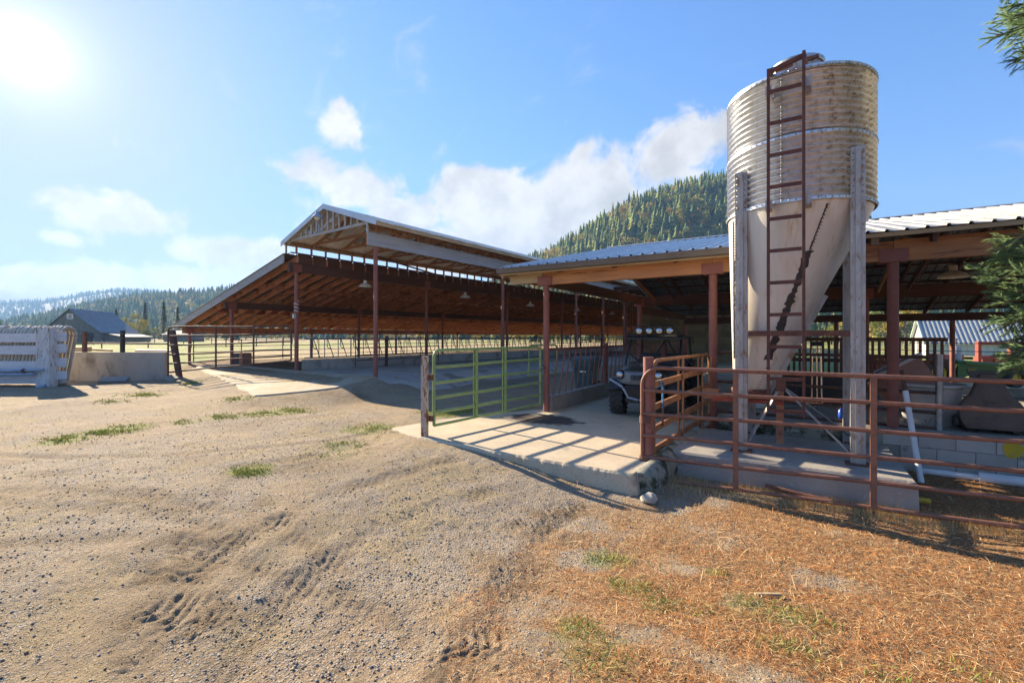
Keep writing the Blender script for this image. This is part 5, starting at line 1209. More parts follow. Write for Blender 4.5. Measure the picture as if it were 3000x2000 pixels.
for x in (-.20, 0.02, .22): MB().tube([U(x, .54, 1.70), U(x, .54, 1.945)], .011, 6).build('bar_strut', mat['blackmetal'], lb, True)
for x in (-.33, -.10, .125, .35):
    MB().lathe([(.0, .08), (.05, .07), (.072, .01), (.076, -.02), (.07, -.025)], U(x, .52, 1.82), 22, axis='Y', cap=False).build('spot_lamp', mat['chrome'], lb, True)
    MB().lathe([(0, -.032), (.045, -.028), (.068, -.018)], U(x, .52, 1.82), 20, axis='Y', cap=False).build('lamp_lens', mat['lens'], lb, True)
# front guard
for s in (-1, 1): MB().tube([U(s*.02, -.60, .40), U(s*.20, -.66, .45), U(s*.30, -.70, .66), U(s*.62, -.58, .80)], .024, 8).build('bumper_tube', mat['bluepipe'], u, True)
MB().tube([U(-.30, -.70, .66), U(.30, -.70, .66)], .022, 8).build('bumper_tube', mat['blackmetal'], u, True)
MB().bb(UX-.30, UX+.30, UY-.5, UY+.4, .32, .74).build('front_frame', mat['black'], u)
bx = MB(); bx.bb(UX-.62, UX+.62, UY+1.66, UY+2.55, .78, .82)
for s in (-1, 1): bx.bb(UX+s*.62-.02, UX+s*.62+.02, UY+1.66, UY+2.55, .82, 1.10)
bx.bb(UX-.60, UX+.60, UY+1.66, UY+1.70, .82, 1.12); bx.bb(UX-.60, UX+.60, UY+2.51, UY+2.55, .82, 1.10); bx.build('cargo_bed', mat['black'], u)
MB().loft([[U(.05+.20*math.cos(a)*k_, .02+.26*math.sin(a)*k_, z) for a in np.linspace(0, 2*math.pi, 17)[:-1]] for (k_, z) in ((1, 1.06), (.92, 1.12), (.6, 1.15), (.2, 1.16))]).build('hood_scoop', mat['seat'], u, True)
MB().prism([U(.38, .90, 1.0), U(.52, .90, 1.0), U(.50, .92, 1.13), U(.40, .92, 1.10)], (0, .12, .02)).build('safety_vest', mat['orange'], label='orange cloth lying on the seat of the utility vehicle', cat='cloth')

# ------------------------------------------------------------------ wheelie bin
v = ray(1718, 1145); t = (-5.95)/v.x; bxp, byp = -5.95, v.y*t
wb = thing('wheeled_bin', 'dark teal wheeled rubbish bin behind the slanted bars', 'bin', (bxp, byp, 0))
def rq(z, w, d): return [(bxp+sx*w/2, byp+sy*d/2, z) for sx, sy in ((-1, -1), (-.8, -1.06), (.8, -1.06), (1, -1), (1, 1), (.8, 1.05), (-.8, 1.05), (-1, 1))]
MB().loft([rq(.03, .52, .50), rq(.30, .56, .55), rq(.62, .62, .62), rq(.70, .70, .68), rq(.86, .74, .72), rq(.90, .74, .72)]).build('body', mat['bin'], wb)
MB().loft([rq(.905, .78, .76), rq(.95, .78, .76), rq(1.03, .62, .60), rq(1.04, .5, .5)]).build('lid', mat['bin'], wb)
for s in (-1, 1): MB().lathe([(.13, -.03), (.13, .03)], (bxp+s*.30, byp+.28, .13), 16, axis='X').build('wheel', mat['rubber'], wb, True)
MB().box((bxp+.02, byp-.335, .58), (.20, .006, .05)).build('label', mat['sign_white'], wb)

# ------------------------------------------------------------------ hay stack
bmh = []
for s_ in range(3):
    bm = bmesh.new(); bmesh.ops.create_cube(bm, size=1); bmesh.ops.subdivide_edges(bm, edges=bm.edges, cuts=2, use_grid_fill=True)
    for v in bm.verts:
        q = Vector((v.co.x*.94, v.co.y*.46, v.co.z*.42)); n = Vector(v.co).normalized()
        v.co = q-n*.018*(v.co.length > .75)+Vector((mnoise.noise(q*5+Vector((s_*7, 0, 0))), mnoise.noise(q*5+Vector((0, s_*7, 3))), mnoise.noise(q*6+Vector((3, 0, s_*5)))))*.022
    me = bpy.data.meshes.new('hay_bale'); bm.to_mesh(me); bm.free(); me.materials.append(mat['hay']); bmh.append(me)
i = 0
for c in range(9):
    for r in range(8 if c > 0 else 5):
        o = bpy.data.objects.new('hay_bale', bmh[i % 3]); COL.objects.link(o); o.location = (-10.9+c*.955+random.uniform(-.02, .02)+(.3 if r % 2 else 0)*.5, 34+random.uniform(-.08, .08)+(0 if r < 6 else .1), .18+r*.415); i += 1
        tag(o, 'brown hay bale in the '+['bottom row', 'second row', 'third row', 'fourth row', 'fifth row', 'sixth row', 'row below the top', 'top row'][r]+' of the alley hay stack', 'hay bale', 'hay bales in the '+['bottom', 'second', 'third', 'fourth', 'fifth', 'sixth', 'next to top', 'top'][r]+' row of the stack')

# roof added over the bales, mostly hidden, to darken the alley end
hs_ = thing('alley_shade_roof', 'open roof added to shade the hay stack deep in the alley', 'shed', (-7.5, 36, 0))
for x in (-11.0, -3.3):
    for y in (28.5, 33.0, 39.5): MB().tube([(x, y, -.1), (x, y, 4.3)], .08, 10).build('post', mat['postred'], hs_, True)
    MB().bb(x-.07, x+.07, 28.2, 39.9, 4.3, 4.6).build('beam', mat['beam_dark'], hs_)
for y in np.linspace(28.4, 39.6, 10): MB().bb(-11.2, -3.1, y-.04, y+.04, 4.6, 4.78).build('rafter', mat['beam_dark'], hs_)
hsm = sheet_mesh('roof_sheet', (-11.3, 4.80), (-3.0, 4.86), .9, mat['sheet_old'])
for i in range(13): inst('roof_sheet', hsm, hs_, (0, 28.2+i*.9, 0))
bbm = MB().bb(-.14, .14, -.02, .02, 0, 4.55).mesh('board', mat['oldwood'])
for i in range(27): inst('board', bbm, hs_, (-11.0+i*.29, 39.75, .0))

# ------------------------------------------------------------------ clutter on the machine shed floor
FZ = .285
b = MB(); c = (1.72, 9.95); prof_ = [(.30, FZ), (.315, FZ+.03), (.42, FZ+.60), (.46, FZ+.62), (.46, FZ+.66), (.43, FZ+.66), (.40, FZ+.60), (.29, FZ+.05)]
ttb = thing('plastic_tub', 'stained white plastic tub behind the grey fence post', 'tub', (c[0], c[1], FZ))
b.lathe(prof_, (c[0], c[1], 0), 30, cap=False); b.build('tub', mat['tote'], ttb, True); MB().lathe([(0.0, FZ+.08), (.30, FZ+.08)], (c[0], c[1], 0), 24, cap=False).build('tub_floor', mat['tote'], ttb)
pb = thing('panel_box', 'faded red brown open box tipped over the white tub', 'box', (1.40, 9.95, FZ+.55))
bx = MB(); T_ = Matrix.Translation((1.38, 9.93, .98)) @ Matrix.Rotation(-.55, 4, 'Y') @ Matrix.Rotation(.35, 4, 'Z')
def tb(bx, ce, d):
    k_ = MB(); k_.box(ce, d); bx.add([T_ @ Vector(q) for q in k_.v], k_.f)
tb(bx, (0, -.22, 0), (.62, .02, .50)); tb(bx, (0, .22, 0), (.62, .02, .50)); tb(bx, (-.32, 0, 0), (.02, .44, .50)); tb(bx, (.32, 0, 0), (.02, .44, .50)); tb(bx, (0, 0, -.24), (.62, .42, .02)); bx.build('panel', mat['pinkbox'], pb)
bx = MB(); tb(bx, (0, -.245, .25), (.72, .045, .05)); tb(bx, (0, .245, .25), (.72, .045, .05)); tb(bx, (-.345, 0, .25), (.045, .45, .05)); tb(bx, (.345, 0, .25), (.045, .45, .05)); bx.build('rim', mat['tote'], pb)
# seats
def carseat(x, y, lab, rz=0.0):
    o = [(-.30, 0), (-.355, .10), (-.37, .22), (-.36, .32), (-.30, .42), (-.22, .50), (-.17, .62), (-.13, .76), (-.09, .81), (.09, .81), (.13, .76), (.17, .62), (.22, .50), (.30, .42), (.36, .32), (.37, .22), (.355, .10), (.30, 0)]
    ca, sa = math.cos(rz), math.sin(rz)
    t = thing('vehicle_seat', lab, 'seat', (x, y, FZ), 'vehicle seats on the machine shed floor')
    secs = []
    for (d, k_) in ((-.075, .90), (-.06, .97), (0, 1.0), (.06, .97), (.075, .90)):
        secs.append([(x+(px*k_)*ca-(d+.18*z)*sa, y+(px*k_)*sa+(d+.18*z)*ca, FZ+.05+.405+(z-.405)*k_) for px, z in o])
    MB().loft(secs).build('backrest', mat['seat'], t, True)
    MB().loft([[(x+px*ca-yy*sa, y+px*sa+yy*ca, z) for px, z in ((-.30, FZ+.06), (.30, FZ+.06), (.33, FZ+.14), (.28, FZ+.22), (-.28, FZ+.22), (-.33, FZ+.14))] for yy in (.08, .14, .50, .58)]).build('cushion', mat['seat'], t, True)
    for s in (-1, 1):
        MB().lathe([(.02, -.02), (.09, -.02), (.09, .02), (.02, .02)], (x+s*.40*ca, y+s*.40*sa+.02, FZ+.14), 14, axis='X').build('hinge', mat['black'], t, True)
        MB().bar((x+s*.25*ca, y+s*.25*sa, FZ+.02), (x+s*.25*ca, y+s*.25*sa+.5, FZ+.02), .05, .03).build('rail', mat['blackmetal'], t)
carseat(2.33, 9.42, 'brown fabric vehicle seat seen from behind, right of the white tub', .05); carseat(3.22, 9.55, 'brown vehicle seat cut off by the right edge of the picture', -.05)
# black bed liner
bl = thing('bed_liner', 'black plastic truck bed liner standing on the shed floor behind the silo', 'bed liner', (.2, 11.7, FZ))
b = MB(); b.bb(-.75, .95, 11.7, 12.6, FZ, FZ+.60); b.build('shell', mat['black'], bl)
for x0, x1 in ((-.70, -.12), (-.02, .42)): MB().prism([(x0, 11.68, FZ+.06), (x1, 11.68, FZ+.06), (x1, 11.68, FZ+.46), (x1-.06, 11.68, FZ+.52), (x0+.06, 11.68, FZ+.52), (x0, 11.68, FZ+.46)], (0, .019, 0)).build('panel', mat['blackmetal'], bl)
MB().prism([(.70+.2*math.cos(a), 11.68, FZ+.10+.30*math.sin(a)) for a in np.linspace(0, math.pi, 12)], (0, .019, 0)).build('wheel_arch', mat['blackmetal'], bl)
rs = thing('rod_stand', 'three bright steel rods with a dark clamp on top, behind the ladder', 'stand', (.22, 10.6, FZ))
for dx in (-.05, .02, .08): MB().tube([(.20+dx*1.3, 10.6, FZ), (.20+dx, 10.6, 1.52)], .014, 7).build('rod', mat['chrome'], rs, True)
MB().box((.215, 10.6, 1.56), (.22, .10, .09), taper=.7).build('clamp', mat['black'], rs)
b = MB(); b.box((-.78, 10.3, FZ+.11), (.42, .25, .2), rz=.3, taper=.7); b.build('feed_sack', mat['tote'], label='crumpled white feed sack on the shed floor behind the silo tie bars', cat='sack')
MB().lathe([(.04, 0), (.045, .01), (.045, .14), (.02, .17), (.02, .20)], (.55, 9.7, FZ), 12).build('bottle', M('blue_plastic', (.03, .13, .6), (.03, .1, .5), 4, .3), label='small blue bottle on the shed floor behind the silo', cat='bottle', smooth=True)
# pipes and hose in front of the block wall
p0 = Vector((1.32, 8.05, float(H(1.32, 8.05)))); q0 = at(2642, 1085, 6.75)
MB().tube([q0, q0+(p0-q0)*.22], .035, 8).v
pp = thing('leaning_pipe', 'white plastic pipe leaning against the shed rails in front of the block wall', 'pipe', tuple(p0))
MB().tube([q0+(p0-q0)*.20, p0], .036, 12).build('pipe', mat['pvc'], pp, True); MB().tube([q0, q0+(p0-q0)*.21], .028, 8).build('handle', mat['wood_dark'], pp, True)
za = float(H(2.5, 8.5)); lpz = thing('ground_pipe', 'white plastic drain pipe lying along the foot of the block wall', 'pipe', (2.2, 8.5, za))
MB().tube([(1.42, 8.60, -.20), (2.02, 8.55, -.19)], .045, 12).build('thin_pipe', mat['pvc'], lpz, True); MB().tube([(1.98, 8.55, -.18), (3.9, 8.42, -.16)], .068, 14).build('thick_pipe', mat['pvc'], lpz, True)
hc = [(2.78+.02*i/8+.16*math.cos(a), 7.75+.13*math.sin(a)*.4+.006*i, float(H(2.78, 7.75))+.14+.16*math.sin(a)) for i, a in enumerate(np.linspace(0, 14, 46))]
MB().tube(hc, .013, 7).build('garden_hose', mat['hose'], label='loop of dark green hose standing at the right edge below the pipe', cat='hose', smooth=True)
cn = MB().lathe([(.033, 0), (.033, .12)], (0, 0, 0), 16, axis='X'); cn.v = [(v[0]+1.10, v[1]+6.95, v[2]-.17) for v in cn.v]; cn.build('drink_can', mat['yellow'], label='crushed yellow drink can at the corner of the silo pad', cat='can', smooth=True)
g = gp(2250, 1748, -.2); MB().box((g[0], g[1], float(H(*g))+.012), (.19, .022, .016), rz=YAW-.02).build('stick', mat['wood_pale'], label='short pale stick lying on the needle litter', cat='stick')
MB().tube([(-.4, 6.56, -.16), (.0, 6.5, -.185), (.3, 6.46, -.20)], .024, 8).build('loose_pipe', mat['rust'], label='short rusty pipe lying under the long gate', cat='pipe', smooth=True)

# ------------------------------------------------------------------ machinery behind the shed
TG = -.75
tr = thing('green_tractor', 'green tractor with black side grille and yellow letters behind the machine shed', 'tractor', tuple(at(2900, 1200, 22)))
tc0 = at(2806, 1055, 22.0); ax = RD; 
def T(a, d, z): return Vector((tc0.x, tc0.y, 0))+ax*a+FD*d+Vector((0, 0, z))
zt = tc0.z
MB().loft([[T(a, d, z) for d, z in ((0, zl), (0, zh-.06), (.08, zh), (.62, zh), (.70, zh-.06), (.70, zl))] for (a, zl, zh) in ((0, zt-.95, zt+.02), (.5, zt-.75, zt-.02), (1.8, zt-.72, zt-.12), (3.2, zt-.70, zt-.30), (3.4, zt-.66, zt-.42))]).build('hood', mat['tgreen'], tr)
MB().prism([T(.42, -.012, zt-.50), T(2.9, -.012, zt-.58), T(2.9, -.012, zt-1.0), T(.62, -.012, zt-1.0)], FD*.01).build('side_grille', mat['black'], tr)
MB().prism([T(.40, -.02, zt-.44), T(2.9, -.02, zt-.52), T(2.9, -.02, zt-.58), T(.43, -.02, zt-.50)], FD*.012).build('stripe', mat['black'], tr)
def text(s, loc, size, rz, m, name, parent, ext=.004, tilt=math.pi/2):
    cu = bpy.data.curves.new(name, 'FONT'); cu.body = s; cu.size = size; cu.extrude = ext; tmp = bpy.data.objects.new('tmp', cu); COL.objects.link(tmp)
    dg = bpy.context.evaluated_depsgraph_get(); me = bpy.data.meshes.new_from_object(tmp.evaluated_get(dg)); bpy.data.objects.remove(tmp); me.materials.clear(); me.materials.append(m)
    return inst(name, me, parent, loc, (tilt, 0, rz))
text('DEERE', T(.46, -.035, zt-.495), .135, YAW, mat['tyellow'], 'lettering', tr)
MB().lathe([(.19, 0), (.19, .62), (.17, .66)], T(.42, .5, zt-.02), 18).build('air_cleaner', mat['leg'], tr, True); MB().lathe([(.06, .6), (.06, 1.0), (.09, 1.0), (.09, 1.06)], T(.40, .5, zt-.02), 12).build('exhaust', mat['galv'], tr, True)
MB().bb(0, .01, 0, .01, 0, .01).v
MB().loft([[T(a, d, z) for d, z in ((.05, zl), (.05, zh), (.65, zh), (.65, zl))] for (a, zl, zh) in ((-1.5, zt-1.2, zt-.9), (-1.3, zt-1.1, zt-.15), (-.2, zt-1.1, zt-.05), (0, zt-1.1, zt-.1))]).build('chassis', mat['black'], tr)
MB().box(T(-1.1, .35, zt-.55), (.5, .5, .5), rz=YAW).build('driver_seat', mat['black'], tr); MB().prism([T(-1.55, .0, zt-.55), T(-1.15, .0, zt-.10), T(-1.05, .0, zt-.14), T(-1.40, .0, zt-.62)], FD*.5).build('rear_fender', mat['tgreen'], tr)
for a, r in ((-1.0, .70), (2.7, .45)):
    b = MB(); b.lathe([(r*.55, -.16), (r*.9, -.18), (r, -.12), (r, .12), (r*.9, .18), (r*.55, .16)], (0, 0, 0), 30, axis='Y', cap=False); M_ = Matrix.Rotation(YAW, 3, 'Z'); o_ = T(a, .0, TG+r); b.v = [tuple(M_ @ Vector(q)+o_) for q in b.v]; wo = b.build('wheel', mat['rubber'], tr, True)
    b = MB(); b.lathe([(r*.56, -.1), (r*.5, -.05), (.1, -.02), (0, -.06)], (0, 0, 0), 24, axis='Y', cap=False); b.v = [tuple(M_ @ Vector(q)+o_) for q in b.v]; b.build('rim', mat['tyellow'], wo, True)
MB().tube([T(-.05, .0, zt-.2), T(-.25, -.05, zt-.45), T(-.15, 0, zt-.8), T(0, .05, zt-.9)], .04, 8).build('hydraulic_hose', mat['tyellow'], tr, True)
# loader arm
MB().bar(T(.1, -.25, zt-.08), T(3.6, -.25, zt-.42), .10, .13).build('loader_arm', mat['tgreen'], tr)
im = thing('red_implement', 'bright red farm implement with tall frame standing beyond the green tractor', 'implement', tuple(at(2880, 1060, 30)))
Q = lambda px, py, t=30.0: at(px, py, t)
for px in (2866, 2960): MB().bar(Q(px, 1085), Q(px, 1000), .22, .22, up=tuple(FD)).build('mast', mat['ired'], im)
for py in (1005, 1046): MB().bar(Q(2866, py), Q(3120, py+2), .18, .2).build('cross_beam', mat['ired'], im)
MB().prism([Q(2878, 1048), Q(2912, 1048), Q(2905, 1075), Q(2878, 1075)], FD*.6).build('hopper', mat['ired'], im); MB().prism([Q(2915, 1050), Q(2990, 1046), Q(2990, 1070), Q(2920, 1075)], FD*.9).build('body', mat['ired'], im)
im2 = thing('faded_tractor', 'faded pink red old tractor hood left of the grey stack', 'tractor', tuple(at(2790, 1100, 27)))
Q2 = lambda px, py: at(px, py, 27.0)
MB().prism([Q2(2768, 1038), Q2(2824, 1038), Q2(2824, 1056), Q2(2770, 1060)], FD*.7).build('hood', mat['ifaded'], im2); MB().prism([Q2(2745, 1037), Q2(2768, 1036), Q2(2772, 1062), Q2(2752, 1064)], FD*.6).build('cowl', mat['ired'], im2)
MB().prism([Q2(2712, 1060), Q2(2742, 1058), Q2(2746, 1085), Q2(2714, 1085)], FD*.6).build('chassis', mat['ifaded'], im2)
b = MB(); b.lathe([(.35, -.2), (.58, -.22), (.66, -.15), (.66, .15), (.58, .22), (.35, .2)], (0, 0, 0), 26, axis='Y', cap=False); M_ = Matrix.Rotation(YAW, 3, 'Z'); o_ = Q2(2712, 1088); b.v = [tuple(M_ @ Vector(q)+o_) for q in b.v]; b.build('wheel', mat['rubber'], im2, True)
MB().tube([Q2(2748, 1048), Q2(2765, 1044)], .03, 7).build('lever', mat['galv'], im2, True)
b = thing('red_toolbox', 'red cabinet standing just right of a dark inner shed post', 'cabinet', tuple(at(2585, 1085, 18)))
MB().prism([at(2566, 1048, 18), at(2602, 1048, 18), at(2602, 1085, 18), at(2566, 1085, 18)], FD*.4).build('case', mat['ired'], b); MB().prism([at(2564, 1044, 17.95), at(2604, 1044, 17.95), at(2604, 1049, 17.95), at(2564, 1049, 17.95)], FD*.5).build('lid', mat['blackmetal'], b)

# ------------------------------------------------------------------ far buildings
def far_barn():
    t0 = 110.0; A_ = at(206, 1004, t0)                         # foot of gable, centre
    ob = thing('old_barn', 'old grey board barn with blue grey metal roof far across the field', 'barn', tuple(A_))
    nn = (RD*.30-FD*.95).normalized(); ln = Vector((-nn.y, nn.x, 0)); 
    # gable faces camera-left; the roof runs away to the right
    gx = (RD*.957+FD*.29).normalized(); gl_ = (RD*-.29+FD*.957).normalized()
    P = lambda a, d, z: A_+gx*a+gl_*d+Vector((0, 0, z))
    zr, L_ = 8.0, 18.5
    outl = [(-5.9, 0), (-5.9, 2.3), (-3.0, 5.0), (0, zr), (2.9, 5.1), (5.9, 2.6), (5.9, 0)]
    MB().prism([P(a, 0, z) for a, z in outl], gl_*L_).build('wall', mat['oldwood'], ob)
    def sheet(a0, z0, a1, z1, nm): MB().prism([P(a0, -.5, z0+.12), P(a1, -.5, z1+.12), P(a1, -.5, z1+.02), P(a0, -.5, z0+.02)], gl_*(L_+1)).build(nm, mat['oldroof'], ob)
    sheet(0, zr+.06, 2.9, 5.12, 'roof'); sheet(2.9, 5.12, 6.3, 2.35, 'roof'); sheet(0, zr+.06, -3.0, 5.05, 'roof'); sheet(-3.0, 5.05, -6.3, 2.0, 'roof')
    for a in np.arange(-5.8, 5.5, .55):
        zz = np.interp(a, [o[0] for o in outl[1:6]], [o[1] for o in outl[1:6]]); MB().prism([P(a, -.03, 0), P(a+.47, -.03, 0), P(a+.47, -.03, zz-.15), P(a, -.03, zz-.15)], gl_*.03).build('board', mat['oldwood'], ob)
    MB().prism([P(2.2, -.10, 0), P(4.6, -.10, 0), P(4.6, -.10, 2.3), P(2.2, -.10, 2.3)], gl_*.06).build('door', mat['black'], ob)  # black panel stands in for the dark inside of the door opening
    MB().prism([P(5.95, 1.5, 0), P(9.6, 1.5, 0), P(9.6, 1.5, 1.3), P(5.95, 1.5, 2.2)], gl_*15).build('side_shed', mat['oldwood'], ob); MB().prism([P(6.32, 1.0, 2.33), P(10.3, 1.0, 1.42), P(10.3, 1.0, 1.32), P(6.32, 1.0, 2.23)], gl_*16).build('shed_roof', mat['oldroof'], ob)
    sg = MB().prism([P(-.62, -.16, 6.9), P(.62, -.16, 6.9), P(.62, -.16, 5.8), P(.35, -.16, 5.62), P(-.35, -.16, 5.62), P(-.62, -.16, 5.8)], gl_*.05).build('sign', mat['sign_white'], ob)
    horse = [(-.45, 6.55), (-.2, 6.45), (-.1, 6.75), (.05, 6.5), (.3, 6.55), (.48, 6.72), (.42, 6.45), (.2, 6.3), (.35, 6.12), (.1, 6.25), (-.15, 6.28), (-.35, 6.1), (-.25, 6.35)]
    MB().prism([P(a, -.20, z) for a, z in horse], gl_*.02).build('sign_emblem', mat['sign_red'], sg)
    MB().prism([P(-.42, -.20, 5.98), P(.42, -.20, 5.98), P(.36, -.20, 5.82), P(-.36, -.20, 5.82)], gl_*.02).build('sign_lettering', mat['sign_blue'], sg)
far_barn()
def white_shed():
    t0 = 52.0; A_ = at(2712, 1040, t0); ws = thing('metal_shed', 'white metal sided shed with ribbed blue white roof beyond the machine shed', 'shed', tuple(A_))
    gx = (RD*.90-FD*.44).normalized(); ll = (RD*.88-FD*.475).normalized(); P = lambda a, d, z: A_+gx*a+ll*d+Vector((0, 0, z))
    # gable in front-left, long side facing the camera
    hw, L_, ze, zr = 1.55, 13.0, 1.50, 4.15
    Lw = FD*1.0
    G0, G1, GR = at(2672, 1040, 53.5), at(2716, 1040, 51.5), at(2692, 935, 52.5)
    gz = A_.z; wv = (G1-G0); wv.z = 0; wdir = wv.normalized(); wid = 5.6; side = ll
    g0 = Vector((G1.x, G1.y, gz)); back = (FD*.88+RD*.475).normalized()
    outl = [(0, 0), (0, ze), (wid/2, zr), (wid, ze), (wid, 0)]
    MB().prism([g0+back*a+Vector((0, 0, z)) for a, z in outl], side*L_).build('wall', mat['shedwall'], ws)
    for sgn, a0, a1 in ((1, -.35, wid/2), (-1, wid+.35, wid/2)):
        z0 = ze-.35*(zr-ze)/(wid/2); n = 34
        for i in range(n):
            f0 = -.3+i*(L_+.6)/n; w_ = (L_+.6)/n
            p = [g0+back*a0+side*f0+Vector((0, 0, z0+.04)), g0+back*a1+side*f0+Vector((0, 0, zr+.04)), g0+back*a1+side*(f0+w_*.96)+Vector((0, 0, zr+.04)), g0+back*a0+side*(f0+w_*.96)+Vector((0, 0, z0+.04))]
            MB().prism(p, (0, 0, .03)).build('roof_sheet', mat['sheet_galv'], ws)
            if sgn > 0:
                c0, c1 = p[0]+side*w_*.25+Vector((0, 0, .05)), p[1]+side*w_*.25+Vector((0, 0, .05)); MB().bar(c0, c1, w_*.34, .12).build('roof_rib', mat['shedwall'], ws)
    for i in range(24):
        q = g0+side*(i*.54+.1)-back*.03; MB().prism([q, q+side*.46, q+side*.46+Vector((0, 0, ze-.2)), q+Vector((0, 0, ze-.2))], back*.03).build('wall_panel', mat['shedwall'], ws)
    MB().bar(g0-back*.05+Vector((0, 0, ze-.08)), g0-back*.05+side*L_+Vector((0, 0, ze-.08)), .06, .16).build('eave_beam', mat['wood_pale'], ws)
    q = g0+back*2.6-side*.06; MB().prism([q, q+back*1.0, q+back*1.0+Vector((0, 0, 1.85)), q+Vector((0, 0, 1.85))], side*.05).build('door', mat['oldwood'], ws)
    for a0, z0, a1, z1 in ((-.3, ze-.25, wid/2, zr+.1), (wid+.3, ze-.25, wid/2, zr+.1)): MB().bar(g0+back*a0-side*.3+Vector((0, 0, z0)), g0+back*a1-side*.3+Vector((0, 0, z1)), .06, .22).build('rake_trim', M('green_trim', (.36, .45, .38), (.30, .38, .32), 3, .6), ws)
white_shed()
# low house far across the field, seen under the lean-to
hb = thing('field_house', 'low pale roofed farm building far across the dry field under the barn eave', 'building', tuple(at(567, 1003, 150)))
b = at(540, 1003, 150); MB().box((b.x, b.y, 1.2), (9, 6, 2.4), rz=.5).build('wall', mat['oldwood'], hb)
c_, s_ = math.cos(.5), math.sin(.5); RR = lambda a, d, z: Vector((b.x+a*c_-d*s_, b.y+a*s_+d*c_, z))
MB().prism([RR(-5, -3.5, 2.3), RR(-5, 0, 3.6), RR(-5, 3.5, 2.3)], Vector((c_, s_, 0))*10).build('roof', mat['oldroof'], hb)
# field fences
def field_fence(lab, pts, sp, h):
    ff = thing('field_fence', lab, 'fence', (pts[0][0], pts[0][1], 0))
    for (a, c) in zip(pts[:-1], pts[1:]):
        L_ = math.dist(a, c); n = int(L_/sp)
        for i in range(n):
            f = i/n; MB().box((a[0]+(c[0]-a[0])*f, a[1]+(c[1]-a[1])*f, h/2), (.13, .13, h+random.uniform(-.1, .2))).build('post', mat['oldwood'], ff)
        for z in (.5, .85, 1.15): MB().tube([(a[0], a[1], z), (c[0], c[1], z)], .012, 4).build('wire', mat['wire'], ff)
field_fence('wire fence with weathered posts across the field in front of the old barn', [xy_of(150, 62), xy_of(560, 70), xy_of(900, 90)], 4.5, 1.3)
field_fence('second wire fence farther off at the green field edge', [xy_of(180, 95), xy_of(700, 105), xy_of(1300, 130)], 5.0, 1.3)

# ------------------------------------------------------------------ trees
def leaf_cloud(centres, n, spread, size, seed, flat=.7):
    g = np.random.default_rng(seed); c = np.array(centres)[g.integers(0, len(centres), n)]
    d = g.normal(0, 1, (n, 3)); d /= np.linalg.norm(d, axis=1)[:, None]; p = c+d*(spread*(.35+.65*g.random((n, 1))**.5))*np.array([1, 1, flat])
    a = g.normal(0, 1, (n, 3)); a /= np.linalg.norm(a, axis=1)[:, None]; w = np.cross(a, g.normal(0, 1, (n, 3))); w /= np.linalg.norm(w, axis=1)[:, None]
    s = size*(.6+.8*g.random((n, 1))); V = np.stack([p+a*s, p+w*s*.6, p-a*s, p-w*s*.6], 1).reshape(-1, 3); F = np.arange(n*4).reshape(-1, 4); return V, F
def broad_tree(base, h, col, lab, seed, n=1500):
    g = random.Random(seed); t = thing('broadleaf_tree', lab, 'tree', tuple(base), 'single trees in the distance'); B = Vector(base); tk = MB()
    tops = []; tk.tube([B, B+Vector((.02*h, 0, .3*h)), B+Vector((0, .02*h, .62*h))], .03*h, 7, r1=.012*h)
    for i in range(9):
        a = g.random()*6.28; z0 = h*(.22+.35*g.random()); q = B+Vector((math.cos(a)*h*.30*g.uniform(.5, 1), math.sin(a)*h*.30*g.uniform(.5, 1), h*g.uniform(.45, .92))); tk.tube([B+Vector((0, 0, z0)), (B+Vector((0, 0, z0))+q)/2+Vector((0, 0, -.03*h)), q], .012*h, 5, r1=.004*h); tops.append(tuple(q))
    tk.build('trunk', mat['barkgrey'], t, True)
    V, F = leaf_cloud(tops, n, h*.15, h*.017, seed); cols = np.repeat(np.array(col)[None]*(.6+.8*np.random.default_rng(seed).random((n, 1))), 4, 0)
    me = npmesh('crown', V-np.array(B), F, mat['forest'], False, cols); o = bpy.data.objects.new('crown', me); COL.objects.link(o); o.parent = t
def conifer_tree(base, h, lab, seed):
    t = thing('conifer_tree', lab, 'tree', tuple(base), 'single trees in the distance'); B = Vector(base); MB().tube([B, B+Vector((0, 0, h*.97))], .018*h, 7, r1=.003*h).build('trunk', mat['bark'], t, True)
    g = np.random.default_rng(seed); n = 1500; f = g.random(n)**.8; a = g.random(n)*6.283; r = h*.17*(1-f)**.9*(.25+.75*g.random(n)); V = []
    p = np.stack([r*np.cos(a), r*np.sin(a), h*(.08+.9*f)-r*.25], 1); d = np.stack([np.cos(a), np.sin(a), -.3+0*a], 1); s = h*.022*(.5+g.random((n, 1))); w = np.stack([-np.sin(a), np.cos(a), 0*a], 1)
    V = np.stack([p+d*s*1.6, p+w*s*.5, p-d*s, p-w*s*.5], 1).reshape(-1, 3); cols = np.repeat(np.array([[.045, .085, .035]])*(.6+.9*g.random((n, 1))), 4, 0)
    me = npmesh('crown', V, np.arange(n*4).reshape(-1, 4), mat['forest'], False, cols); o = bpy.data.objects.new('crown', me); COL.objects.link(o); o.parent = t
def xyz(px, t, z=-.2): x, y = xy_of(px, t); return (x, y, z)
broad_tree(xyz(405, 170), 9, (.30, .25, .05), 'round yellow tree right of the old barn', 3); broad_tree(xyz(370, 185), 12, (.19, .19, .05), 'taller thin green tree right of the old barn', 4); broad_tree(xyz(440, 160), 6, (.12, .15, .045), 'small dark green bush at the right of the old barn', 6)
conifer_tree(xyz(480, 210), 18, 'dark conifer right of the yellow tree', 5); conifer_tree(xyz(425, 240), 20, 'tall conifer behind the yellow tree', 8); conifer_tree(xyz(340, 230), 16, 'conifer just behind the old barn roof end', 9); conifer_tree(xyz(520, 220), 16, 'conifer left of the barn eave', 10)
